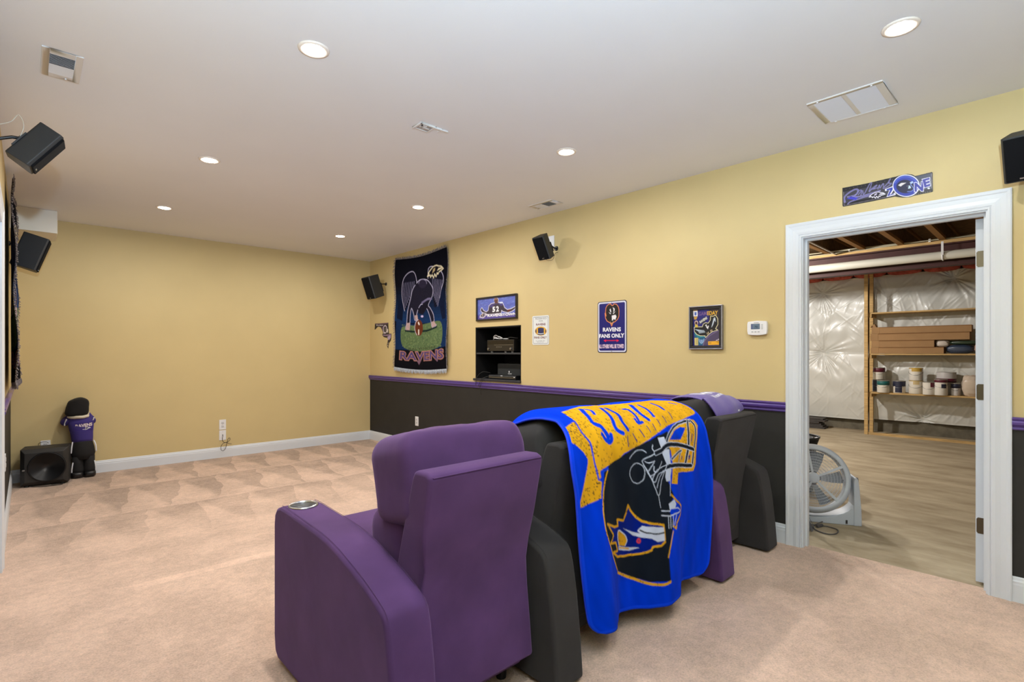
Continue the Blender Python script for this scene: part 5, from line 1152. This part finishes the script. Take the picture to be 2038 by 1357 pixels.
# =================================================================== stuffed doll hiding its face against the far wall
def doll():
    t = thing('stuffed_doll', 'child-size stuffed doll in purple sweater and black knit hat facing the wall', 'doll', (.405, 6.94, 0))
    cx, cy = .412, 6.965
    cream = mat('doll_cream', (214, 206, 186), rough=.9, bump=.3, bscale=200)
    knit = mat('knit_black', (16, 15, 15), rough=.95, bump=.8, bscale=260, sheen=.15); swe = mat('sweater_purple', (56, 44, 116), rough=.9, bump=.25, bscale=500, sheen=.2)
    blk = mat('doll_trousers', (20, 19, 20), rough=.85, bump=.2, bscale=300); wst = mat('doll_stripe', (222, 224, 230), rough=.8)
    MB().sup((cx - .012, cy + .03, .655), (.150, .15, .17), .9, .9, 28, 18).build('head', cream, t, smooth=True)
    MB().sup((cx - .028, cy + .0, .632), (.178, .165, .05), .8, .9, 28, 12, None, wrinkle(3, .06)).build('collar', cream, t, smooth=True)
    def hat(p):
        x, y, z = p; k = 1.08 - .10 * z + .05 * math.sin(5 * x + 2) * (z > 0); return [x * k + .10 * z, y * k, z + .10 * math.sin(3 * x + 1) * (z > 0)]
    MB().sup((cx - .034, cy + .005, .728), (.170, .176, .178), .42, .7, 36, 24, None, hat).build('knit_hat', knit, t, smooth=True)
    # sweater torso: stacked elliptical rings
    def rings(R, n=32):
        v = []; f = []
        for (x, y, z, rx, ry) in R:
            for k in range(n): a = 2 * PI * k / n; v.append((x + rx * math.cos(a), y + ry * math.sin(a), z))
        for i in range(len(R) - 1):
            for k in range(n): f.append([i * n + k, i * n + (k + 1) % n, (i + 1) * n + (k + 1) % n, (i + 1) * n + k])
        f += [list(range(n - 1, -1, -1)), list(range((len(R) - 1) * n, len(R) * n))]
        return v, f
    T = [(cx + .005, cy, .365, .084, .068), (cx + .004, cy - .002, .40, .088, .072), (cx, cy - .004, .46, .092, .074), (cx - .004, cy - .003, .52, .100, .074), (cx - .008, cy, .57, .106, .070), (cx - .014, cy + .004, .605, .094, .062), (cx - .018, cy + .008, .628, .066, .050), (cx - .02, cy + .01, .64, .045, .038)]
    s = MB().add(*rings(T)).build('sweater', swe, t, smooth=True)
    # sleeves reach forward to the wall, covering the face
    for sx, nm in ((-1, 0), (1, 1)):
        P = [(cx - .012 + sx * .085, cy + .005, .595), (cx - .012 + sx * (.118 if sx < 0 else .094), cy + .03, .575), (cx - .012 + sx * (.112 if sx < 0 else .09), cy + .075, .59), (cx - .012 + sx * .060, cy + .098, .640)]
        MB().tube(P, [.034, .036, .034, .030], 14, smooth=5).build('sleeve', swe, s, smooth=True)
        MB().tube([(P[0][0] + sx * .024, P[0][1] - .030, .612), (P[1][0] + sx * .004, P[1][1] - .036, .57), (P[1][0] + sx * .006, P[1][1] - .030, .545)], .006, 6, smooth=4).build('sleeve_stripe', wst, s, smooth=True)
        MB().sup((cx - .012 + sx * .04, cy + .105, .66), (.05, .045, .05), .9, .9, 14, 10).build('hand', cream, t, smooth=True)
    # trousers: hips and two legs
    tr = MB(); tr.add(*rings([(cx + .012, cy, .19, .085, .07), (cx + .012, cy - .004, .25, .098, .080), (cx + .010, cy - .004, .31, .092, .078), (cx + .006, cy - .002, .36, .084, .072), (cx + .005, cy, .40, .078, .066)]))
    for sx in (-1, 1): tr.add(*rings([(cx + .014 + sx * .046, cy - .006, .045, .050, .052), (cx + .014 + sx * .047, cy - .008, .09, .054, .056), (cx + .013 + sx * .046, cy - .006, .14, .047, .054), (cx + .013 + sx * .045, cy - .004, .22, .048, .060)]))
    q = tr.build('trousers', blk, t, smooth=True)
    for sx in (-1, 1):
        MB().tube([(cx + .010 + sx * .084, cy - .030, .375), (cx + .014 + sx * .095, cy - .040, .33), (cx + .014 + sx * .100, cy - .040, .26)], .006, 6, smooth=4).build('side_stripe', wst, q, smooth=True)
        MB().tube([(cx + .014 + sx * .086, cy - .040, .165), (cx + .014 + sx * .094, cy - .040, .11), (cx + .014 + sx * .096, cy - .036, .06)], .006, 6, smooth=4).build('side_stripe', wst, q, smooth=True)
        sh = MB().sup((cx + .014 + sx * .050, cy - .002, .034), (.100, .155, .068), .6, .6, 28, 14).build('shoe', mat('doll_shoe', (24, 23, 24), rough=.4), t, smooth=True)
    # lettering printed across the back of the sweater
    cv = Canvas(.15, .075, 110, (56, 44, 116)); cv.text('RAVENS', [(.006, .014), (.144, .004), (.144, .038), (.010, .050)], (150, 120, 90), .06); cv.text('RAVENS', [(.008, .016), (.142, .006), (.142, .036), (.012, .048)], (220, 214, 220), .02)
    bird_head(cv, lambda a, b: (.062 + .066 * a, .042 + .032 * b), (40, 30, 60), (232, 230, 236), (190, 186, 200))
    print_on('print', cv, (cx - .062, cy - .0775, .570), (.150, 0, 0), (0, 0, -.078), s, colmat('sweater_print', rough=.9), None, lambda u, v: np.stack([0 * u, .034 * (np.abs(u - .40) * 1.55) ** 2 + .004 * (1 - v), 0 * u], -1))
doll()
# =================================================================== utility room beyond the doorway
ORD = ['first', 'second', 'third', 'fourth', 'fifth', 'sixth', 'seventh']
UX0 = XR + .12; UY0, UY1, UZ = -1.2, 5.2, 3.0
struct('floor_utility', MB().box((XR + .085, UY0, -.03), (XU + .35, UY1, -.006)), M_CONC, 'bare concrete floor of the utility room')
M_CWALL = mat('foundation', (104, 98, 84), rough=.9, bump=.5, bscale=60, var=.25, vscale=9)
M_OSB = mat('subfloor_wood', (112, 84, 48), rough=.9, var=.3, vscale=14, bump=.3, bscale=90)
struct('wall_utility', MB().box((XU + .06, UY0, -.03), (XU + .30, UY1, UZ)), M_CWALL, 'concrete foundation wall of the utility room')
struct('wall_utility.001', MB().box((UX0, UY0 - .1, -.03), (XU + .3, UY0, UZ)), M_CWALL, 'near side wall of the utility room')
struct('wall_utility.002', MB().box((UX0, UY1, -.03), (XU + .3, UY1 + .1, UZ)), M_CWALL, 'far side wall of the utility room')
struct('ceiling_utility', MB().box((XR + .12, UY0, UZ), (XU + .3, UY1, UZ + .04)), M_OSB, 'wooden subfloor above the utility room')
# footing strip with stains under the plastic
M_POLY = mat('poly_sheet', (206, 206, 200), rough=.38, spec=.6, coat=.15)
def wood(name, rgb): 
    m = mat(name, rgb, rough=.75, spec=.25); nt = m.node_tree; N = nt.nodes; L = nt.links; tc = N.new('ShaderNodeTexCoord'); mp = N.new('ShaderNodeMapping'); mp.inputs['Scale'].default_value = (22, 2, 22); L.new(tc.outputs['Object'], mp.inputs[0])
    n = N.new('ShaderNodeTexNoise'); n.inputs['Scale'].default_value = 2.5; n.inputs['Detail'].default_value = 5; L.new(mp.outputs[0], n.inputs['Vector'])
    cr = N.new('ShaderNodeValToRGB'); e = cr.color_ramp.elements; a = lin(rgb); e[0].position = .3; e[0].color = (*[v * .72 for v in a], 1); e[1].position = .7; e[1].color = (*[min(1, v * 1.15) for v in a], 1)
    L.new(n.outputs['Fac'], cr.inputs[0]); L.new(cr.outputs[0], N['Principled BSDF'].inputs['Base Color']); return m
M_PINE = wood('pine_board', (200, 166, 112)); M_JOIST = wood('joist_wood', (150, 108, 58))
# plastic-faced insulation: lower and upper sheets, puckered round their fixing pins
def poly(name, y0, y1, z0, z1, pins, label, seed, x=XU):
    r = np.random.RandomState(seed); nu, nv = 220, 170
    u, v = np.meshgrid(np.linspace(0, 1, nu), np.linspace(0, 1, nv)); Y = y0 + (y1 - y0) * u; Z = z0 + (z1 - z0) * v
    b = .045 * np.sin(np.pi * np.clip(v, .02, .98)) ** .5
    for (py, pz) in pins:
        d = np.hypot(Y - py, Z - pz); th = np.arctan2(Z - pz, Y - py)
        b = b - .05 * np.exp(-(d / .10) ** 2) - .02 * np.exp(-(d / .3) ** 2) + .010 * np.exp(-(d / .34) ** 2) * np.clip(d / .06, 0, 1) * np.sin(th * 15 + 3 * np.sin(th * 4 + seed))
    for k in range(40):
        a = r.uniform(0, np.pi); f = r.uniform(4, 26); ph = r.uniform(0, 6.28); cy_, cz_ = r.uniform(y0, y1), r.uniform(z0, z1)
        b = b + .0045 * np.sin((Y * np.cos(a) + Z * np.sin(a)) * f + ph) * np.exp(-(((Y - cy_) / .5) ** 2 + ((Z - cz_) / .35) ** 2))
    cr = np.zeros_like(b)
    for k in range(130):
        cy_, cz_, a, L = r.uniform(y0, y1), r.uniform(z0, z1), r.uniform(.6, 1.5) * r.choice([-1, 1]), r.uniform(.05, .28)
        s = (Y - cy_) * np.cos(a) + (Z - cz_) * np.sin(a); q = -(Y - cy_) * np.sin(a) + (Z - cz_) * np.cos(a); cr += .0045 * np.exp(-(q / .010) ** 2) * np.exp(-(s / L) ** 2)
    P = np.stack([x - b - cr, Y, Z], -1); me = grid_mesh(name, P)
    o = link(name, me, M_POLY, None, smooth=True); tag(o, label, 'plastic sheet'); return o
poly('insulation_sheet', 2.20, 5.18, 1.27, 2.545, [(2.88, 2.33), (2.88, 1.30)], 'upper white plastic insulation sheet left of the shelf', 1)
poly('insulation_sheet', 2.20, 5.18, .17, 1.285, [(2.88, 1.27), (3.6, .7)], 'lower white plastic insulation sheet left of the shelf', 2, XU - .008)
poly('insulation_sheet', -.6, 2.18, 1.27, 2.55, [(1.13, 2.42), (1.9, 1.4)], 'upper white plastic insulation sheet behind the shelves', 3)
poly('insulation_sheet', -.6, 2.18, .20, 1.285, [(.6, 1.2), (1.5, .25)], 'lower white plastic insulation sheet behind the shelves', 4, XU - .008)
# pink batts peeking over the plastic
M_BATT = mat('pink_batt', (176, 84, 72), rough=1., bump=1., bscale=50, var=.35, vscale=16)
for k in range(6):
    yy = 3.10 - .46 * k
    tag(MB().sup((XU - .01, yy, 2.615), (.19, .45, .17), .6, .5, 24, 12, None, wrinkle(k, .05)).build('insulation_batt', M_BATT, smooth=True), 'pink insulation batt above the plastic sheets, %s from the left' % ORD[k], 'insulation', 'pink batts along the wall top')
# joists, steel beam, nailer, cables, drain pipe
for k in range(7):
    yj = 1.04 + .43 * (3 - k)
    t = thing('floor_joist', 'wooden I-joist under the utility room ceiling, %s from the left' % ORD[k], 'joist', (7., yj, 2.72), group='floor joists of the utility room')
    MB().box((UX0 + .02, yj - .032, 2.72), (XU + .05, yj + .032, 2.758)).build('bottom_flange', M_JOIST, t)
    MB().box((UX0 + .02, yj - .006, 2.758), (XU + .05, yj + .006, 2.962)).build('web', M_OSB, t)
    MB().box((UX0 + .02, yj - .032, 2.962), (XU + .05, yj + .032, 2.998)).build('top_flange', M_JOIST, t)
M_RED = mat('red_oxide_steel', (62, 24, 21), rough=.6, var=.15, vscale=8)
bx = 8.56
beam = thing('steel_beam', 'dark red steel I-beam under the joists', 'beam', (bx, 2., 2.37))
MB().box((bx - .075, UY0, 2.662), (bx + .075, UY1, 2.678)).build('top_flange', M_RED, beam); MB().box((bx - .006, UY0, 2.411), (bx + .006, UY1, 2.662)).build('web', M_RED, beam); MB().box((bx - .075, UY0, 2.395), (bx + .075, UY1, 2.411)).build('bottom_flange', M_RED, beam)
tag(MB().box((bx - .085, UY0, 2.679), (bx + .085, UY1, 2.719)).build('beam_nailer', M_PINE, bevel=.003), 'pine nailer board on top of the steel beam', 'board')
M_PVC = mat('pvc', (214, 212, 200), rough=.35)
pipe = thing('drain_pipe', 'white PVC drain pipe hung in front of the steel beam', 'pipe', (8.40, 2., 2.46))
MB().cyl((8.40, UY0, 2.512), (8.40, UY1, 2.512), .054, n=24, caps=False).build('pipe_run', M_PVC, pipe, smooth=True)
for yy in (1.03, 3.4):
    MB().tube([(8.342 + .058 * (1 - math.cos(a)), yy, 2.512 - .058 * math.sin(a)) for a in [PI * k / 10 for k in range(11)]], .009, 6).build('hanger', M_PLAST, pipe)
    MB().box((8.336, yy - .012, 2.51), (8.346, yy + .012, 2.68)).build('hanger_strap', M_PLAST, pipe)
ink = mat('pipe_print', (50, 48, 46), rough=.6)
for k, (ya, L) in enumerate(((2.36, .16), (2.14, .10), (1.95, .14), (1.78, .28), (1.42, .10), (1.28, .18), (1.05, .14), (.86, .06))):
    a = math.radians(200); MB().box((8.40 + .0545 * math.cos(a) - .0006, ya - L, 2.512 - .012), (8.40 + .0545 * math.cos(a) + .004, ya, 2.512 - .006 + .001 * (k % 3))).build('printed_mark', ink, pipe)
M_CBL = mat('grey_cable', (170, 164, 140), rough=.5)
for k, (dz, dx) in enumerate(((.006, 0), (.020, .012), (.014, -.016))):
    pts = [(bx - .085 - .008 + dx * .3 - .006 * k, y, 2.722 + dz + .012 * math.sin(y * 2.1 + k * 1.7)) for y in np.linspace(UY0 + .05, UY1 - .05, 26)]
    tag(MB().tube(pts, .007, 6, smooth=3).build('house_cable', M_CBL, smooth=True), '%s pale wiring cable running along the top of the beam' % ('lowest', 'highest', 'foremost')[k], 'cable', 'wiring along the beam')
for yy, sd in ((2.06, 'left'), (1.17, 'right')): tag(MB().box((bx - .108, yy - .012, 2.712), (bx - .086, yy + .012, 2.755)).build('cable_clip', M_PLAST, bevel=.003), '%s white clip holding the wiring to the beam nailer' % sd, 'clip', 'cable clips')
tag(MB().cyl((7.2, 2.20, 2.70), (8.50, 2.23, 2.70), .010, n=8).build('conduit', mat('conduit', (208, 204, 200), rough=.4)), 'thin white conduit beside the left joist', 'conduit')

# ---------------------------------------------------------------- shelving of framing lumber
SX0, SX1 = 9.72, 10.07
su = thing('storage_shelf', 'pine lumber storage shelf against the plastic-covered wall', 'shelf', (9.98, 1.2, 0))
for (xx, dd) in ((SX0, .04), (SX1 - .02, .04)):
    for yy in (2.115, -.30): MB().box((xx, yy, -.006), (xx + dd, yy + .05, 2.575)).build('post', M_PINE, su, bevel=.002)
for zz in (.665, 1.275, 1.925):
    MB().box((SX0 + .045, -.40, zz - .022), (SX1 + .02, 2.11, zz)).build('shelf_board', M_PINE, su, bevel=.002)
    for yy in (2.075, -.25): MB().box((SX0 + .042, yy, zz - .075), (SX1 + .01, yy + .036, zz - .023)).build('cleat', M_PINE, su)
MB().box((SX0 + .01, -.35, -.006), (SX0 + .05, 2.11, .030)).build('toe_board', M_PINE, su)
# cardboard boxes, long and flat
M_CARD = mat('cardboard', (160, 124, 84), rough=.85, var=.06, vscale=8); M_CARDD = mat('cardboard_edge', (132, 92, 54), rough=.85)
def carton(y0, y1, z0, z1, label, tilt=0., xo=0.):
    yc = (y0 + y1) / 2
    t = thing('cardboard_box', label, 'box', (9.87, yc, z0), (tilt, 0, 0), world=False, group='flat cartons on the middle shelf'); w = y1 - y0; h = z1 - z0
    MB().box((-.10 + xo, -w / 2, 0), (.10, w / 2, h)).build('body', M_CARD, t, bevel=.003)
    MB().box((-.102 + xo, -w / 2 - .001, h * .90), (-.100 + xo, w / 2 + .001, h)).build('lid_edge', M_CARDD, t); MB().box((-.103 + xo, w / 2 - .10, 0), (-.100 + xo, w / 2 + .001, h)).build('end_flap', M_CARD, t)
carton(1.19, 2.085, 1.278, 1.372, 'lowest long cardboard carton on the middle shelf')
carton(1.30, 2.075, 1.374, 1.478, 'second carton up, shortest of the stack')
carton(.905, 2.09, 1.480, 1.588, 'third carton up, long and tan')
carton(.885, 2.075, 1.590, 1.690, 'topmost long cardboard carton on the middle shelf', 0., .012)
MB().prism([(2.10, 1.69), (2.02, 1.69), (2.045, 1.745), (2.06, 1.735)], 9.80, 9.90, 'x').build('carton_flap', M_CARD); tag(bpy.data.objects['carton_flap'], 'raised cardboard flap at the left end of the carton stack', 'cardboard flap')
def bag(c, d, rgb, label, seed, nm='plastic_bag'):
    tag(MB().sup(c, d, .8, .8, 32, 20, None, wrinkle(seed, .13)).build(nm, mat('bag_%d' % seed, rgb, rough=.3, spec=.6), smooth=True), label, 'bag')
bag((9.86, 1.212, 1.425), (.14, .16, .10), (206, 196, 186), 'crumpled clear bag at the end of the short carton', 21)
bag((9.87, 1.02, 1.340), (.17, .31, .125), (58, 70, 92), 'dark blue plastic bag on the middle shelf', 22)
bag((9.88, .96, 1.435), (.15, .36, .06), (44, 62, 44), 'dark green plastic bag under the long carton', 23)
bag((9.85, .76, 1.355), (.14, .20, .15), (186, 152, 136), 'pinkish crumpled bag at the right end of the middle shelf', 24)
# paint cans
def can(y, r, z0, h, base, top, band, label, lidrgb=(150, 146, 136), x=9.86, patch=None):
    t = thing('paint_can', label, 'paint can', (x, y, z0), world=False, group='paint cans on the low shelf')
    MB().lathe([(r * .97, 0), (r, .004), (r, h - .012), (r * .985, h - .006)], 28).build('body', mat('can_%d_%d_%d' % base, base, rough=.45), t, smooth=True)
    if band: MB().lathe([(r * 1.006, h * band[0]), (r * 1.006, h * band[1])], 28).build('label_band', mat('can_%d_%d_%d' % top, top, rough=.5), t, smooth=True)
    if patch:
        a0, a1, b0, b1, pc = patch; pm = MB(); n = 10
        v = [(r * 1.012 * math.cos(math.radians(a0 + (a1 - a0) * k / n)), r * 1.012 * math.sin(math.radians(a0 + (a1 - a0) * k / n)), h * b) for b in (b0, b1) for k in range(n + 1)]
        pm.add(v, [(k, k + 1, n + 2 + k, n + 1 + k) for k in range(n)]).build('label_patch', mat('can_%d_%d_%d' % pc, pc, rough=.5), t, smooth=True)
    MB().lathe([(r * .985, h - .012), (r * 1.02, h - .010), (r * 1.02, h - .002), (r * .93, h), (r * .90, h - .006), (0, h - .006)], 28).build('lid', mat('lid_%d_%d_%d' % lidrgb, lidrgb, rough=.4, metal=.3), t, smooth=True)
    MB().tube([(-r * 1.03 * math.cos(a), r * 1.03 * math.sin(a), h * .72 - .055 * math.cos(a)) for a in np.linspace(-1.5, 1.5, 13)], .0022, 5).build('bail_handle', mat('wire_steel', (130, 130, 130), rough=.4, metal=.8), t)
Z3 = .667
WTE, MAR, NAVY, TEA = (222, 216, 204), (92, 26, 46), (34, 38, 62), (28, 96, 96)
can(2.02, .082, Z3, .195, WTE, NAVY, (.0, .0) and None, 'paint can with dark side and teal label patch, leftmost on the low shelf', patch=(120, 190, .05, .98, NAVY), x=9.95)
can(1.925, .080, Z3, .19, WTE, TEA, (.62, .95), 'white paint can with a teal band, beside the left post', x=9.78)
can(2.01, .080, Z3 + .197, .19, WTE, MAR, (.62, .97), 'small paint can with maroon top band stacked on the left cans', x=9.93)
can(1.735, .080, Z3, .19, WTE, NAVY, (.55, .95), 'paint can with navy label standing alone, second group from the left', patch=(150, 215, .05, .95, NAVY))
can(1.527, .088, Z3, .20, WTE, MAR, None, 'white paint can with drips, lower of the middle stack', (206, 180, 120), patch=(165, 215, .70, .98, (200, 178, 130)))
can(1.527, .086, Z3 + .202, .188, (226, 222, 214), MAR, None, 'white paint can with yellowed lid on top of the middle stack', (206, 168, 70), patch=(150, 240, .72, 1.0, (196, 160, 70)))
can(1.360, .076, Z3, .19, (226, 220, 210), MAR, None, 'white paint can with a maroon corner, right of the middle stack', x=9.775, patch=(200, 245, .60, .96, MAR))
can(1.185, .115, Z3, .335, (196, 192, 190), MAR, (.55, .72), 'large pail with maroon band behind the front cans', (200, 198, 196), x=9.97)
can(1.222, .078, Z3, .235, (226, 222, 214), MAR, (.80, .99), 'white paint can with maroon rim in front of the large pail', x=9.775, patch=(190, 235, .45, .70, NAVY))
can(1.068, .055, Z3, .18, (206, 204, 204), NAVY, (.60, .95), 'slim paint can with navy band beside the crumpled bag')
bag((9.85, .895, Z3 + .150), (.16, .20, .30), (206, 190, 172), 'crumpled beige paper bag at the right end of the low shelf', 31, 'paper_bag')
# stack of dark boards on the floor by the wall
for k in range(6):
    tag(MB().box((9.84 + .008 * (k % 3), 2.76 + .028 * ((k * 5) % 4), -.006 + .030 * k), (10.05, 4.1, .021 + .030 * k)).build('dark_board', mat('dark_plank', (66, 62, 60), rough=.7, var=.2, vscale=10), bevel=.002), 'dark grey plank in the floor stack by the wall, %s from the bottom' % ORD[k], 'board', 'dark planks on the utility floor')

# ---------------------------------------------------------------- floor fan just inside the doorway
def fan():
    g = mat('fan_grey', (186, 192, 200), rough=.45); gd = mat('fan_dark', (84, 86, 92), rough=.5); bl = mat('fan_blade', (120, 126, 134), rough=.5)
    # local frame: fan faces -y; z up
    t = thing('floor_fan', 'grey round floor fan standing inside the utility doorway', 'fan', (4.45, 1.335, -.006), (0, 0, math.radians(-62)), world=False)
    zc, R = .322, .262; F = Matrix.Translation((0, 0, zc)) @ Matrix.Rotation(math.radians(-14), 4, 'X') @ Matrix.Rotation(PI / 2, 4, 'X')
    MB().lathe([(.214, .052), (.220, .060), (.236, .058), (.256, .040), (.262, .012), (.258, -.020), (.240, -.060), (.225, -.066), (.222, -.058), (.236, -.020), (.236, .030), (.214, .046)], 64, F, closed=True).build('housing', g, t, smooth=True)
    gr = MB().lathe([(0, .068), (.030, .068), (.040, .064), (.044, .056), (0, .050)], 32, F).build('grille_hub', g, t, smooth=True)
    for k in range(8):
        rr = .058 + .0205 * k; zz = .062 - .010 * (rr / .22) ** 2
        MB().lathe([(rr - .0016, zz), (rr, zz + .0016), (rr + .0016, zz), (rr, zz - .0016)], 56, F, closed=True).build('grille_ring', g, t, smooth=True)
    for k in range(5):
        a = 2 * PI * k / 5 + .45; d = Vector((math.cos(a), math.sin(a), 0)); n = Vector((-math.sin(a), math.cos(a), 0))
        v = [F @ (d * .036 + n * w + Vector((0, 0, z))) for w, z in ((-.007, .066), (.007, .066), (.007, .058), (-.007, .058))] + [F @ (d * .219 + n * w + Vector((0, 0, z))) for w, z in ((-.009, .058), (.009, .058), (.009, .050), (-.009, .050))]
        MB().add(v, [(0, 1, 5, 4), (1, 2, 6, 5), (2, 3, 7, 6), (3, 0, 4, 7), (0, 3, 2, 1), (4, 5, 6, 7)]).build('grille_spoke', g, t)
    fine = MB()
    for k in range(110):
        a = 2 * PI * k / 110; d = Vector((math.cos(a), math.sin(a), 0)); fine.tube([F @ (d * .05 + Vector((0, 0, .060))), F @ (d * .218 + Vector((0, 0, .050)))], .0011, 4)
    fine.build('grille_fins', g, t, kind='stuff')
    for k in range(5):
        a = 2 * PI * k / 5; v = []
        for i in range(7):
            rr = .045 + .160 * i / 6; sp = .30 - .08 * i / 6
            for j in (-1, 0, 1): aa = a + j * sp + .10 * i / 6; v.append(F @ Vector((rr * math.cos(aa), rr * math.sin(aa), .010 - .022 * j)))
        MB().add(v, [(i * 3 + j, i * 3 + j + 1, (i + 1) * 3 + j + 1, (i + 1) * 3 + j) for i in range(6) for j in range(2)]).build('blade', bl, t, smooth=True)
    MB().cyl(F @ Vector((0, 0, -.06)), F @ Vector((0, 0, .03)), .045, n=24).build('motor', gd, t)
    for k in range(3): a = 2 * PI * k / 3; MB().cyl(F @ Vector((0, 0, -.045)), F @ Vector((.225 * math.cos(a), .225 * math.sin(a), -.050)), .007, n=8).build('rear_strut', gd, t)
    # U-shaped stand with two uprights
    for s in (-1, 1):
        pr = [(s * .262, 0), (s * .315, 0), (s * .312, .12), (s * .300, .28), (s * .292, .345), (s * .280, .362), (s * .268, .358), (s * .263, .33), (s * .263, .18)]
        MB().prism(pr if s > 0 else pr[::-1], -.075, .075, 'y').build('upright', g, t, bevel=.010, bseg=3)
        MB().cyl((s * .290, 0, zc), (s * .300 + s * .006, 0, zc), .026, n=20).build('tilt_knob', gd, t)
    U = [(-.27, 0), (.27, 0), (.27, .14)] + [(.27 * math.cos(a), .175 - .130 * math.sin(a)) for a in np.linspace(.15, PI - .15, 15)] + [(-.27, .14)]
    MB().prism(U, -.070, .070, 'y').build('base', g, t, bevel=.006)
    MB().box((.21, -.0735, .012), (.222, -.069, .038)).build('cord_outlet', M_PLASTD, t)
fan()
tag(MB().tube([(4.36, 1.235, .02), (4.30, 1.27, .0), (4.22, 1.255, .0), (4.16, 1.19, .0), (4.16, 1.13, .0), (4.22, 1.105, .0), (4.30, 1.12, .0), (4.33, 1.17, .0), (4.32, 1.24, .0), (4.27, 1.33, .0)], .0045, 6, smooth=6).build('fan_cord', mat('cord_grey', (84, 80, 78), rough=.5), smooth=True), 'grey power cord looped on the concrete in front of the fan', 'cord')
tag(MB().cyl((4.255, 1.245, .006), (4.315, 1.225, .006), .012, n=10).build('cord_plug', mat('plug_grey', (74, 72, 72), rough=.5), bevel=.003), 'dark plug lying beside the fan base', 'plug')
# broom leaning behind the jamb: only bristles show
bro = thing('broom', 'broom with grey bristles behind the left door jamb', 'broom', (4.16, 1.33, 0))
bs = MB(); r = random.Random(5)
for k in range(130):
    a, b_ = r.uniform(-1, 1), r.uniform(-1, 1); top = Vector((4.16 + .012 * a, 1.345 + .035 * b_, .17)); bs.tube([top, Vector((4.155 + .03 * a, 1.305 + .075 * b_, .0))], .0016, 4)
bs.build('bristles', mat('bristle_grey', (112, 112, 118), rough=.7), bro, kind='stuff')
MB().box((4.14, 1.295, .165), (4.18, 1.395, .205)).build('head', mat('broom_head', (70, 74, 90), rough=.5), bro, bevel=.006); MB().cyl((4.16, 1.345, .20), (4.02, 1.43, 1.30), .012, n=10).build('handle', mat('broom_handle', (70, 90, 130), rough=.4), bro)
# black bin behind the fan
bn = thing('waste_bin', 'black plastic bin behind the fan', 'bin', (5.32, 1.75, -.006), world=False)
MB().lathe([(.15, 0), (.16, .01), (.185, .42), (.21, .50), (.205, .50), (.18, .42), (.155, .015), (0, .012)], 32).build('body', M_BLACKP, bn, smooth=True); MB().lathe([(.205, .495), (.216, .503), (.216, .515), (.204, .512)], 32, None, True).build('rim', M_BLACKP, bn, smooth=True)
# bare bulb lighting the utility room
def bulb(loc, watts, label):
    bb = thing('bare_bulb', label, 'light bulb', loc, world=False)
    MB().sup((0, 0, 0), (.065, .065, .085), 1, 1, 20, 14).build('bulb', mat('bulb_glow', (255, 226, 180), emit=30), bb, smooth=True); MB().cyl((0, 0, .035), (0, 0, .118), .022, .028, n=16).build('socket', M_PLAST, bb); MB().cyl((0, 0, .118), (0, 0, .40), .006, n=8).build('stem', M_PLAST, bb)
    bl = bpy.data.lights.new('bulb_light', 'POINT'); bl.energy = watts; bl.color = (1., .97, .93); bl.shadow_soft_size = .06
    blo = bpy.data.objects.new('bulb_light', bl); COL.objects.link(blo); blo.location = (loc[0], loc[1], loc[2] - .06)
bulb((7.3, 3.55, 2.60), 290, 'bare bulb in a ceiling socket in front of the plastic-covered wall')
bulb((5.3, 3.10, 2.60), 110, 'added unseen bare bulb brightening the utility floor near the doorway')  # second bulb is made up, out of view, to brighten the near floor
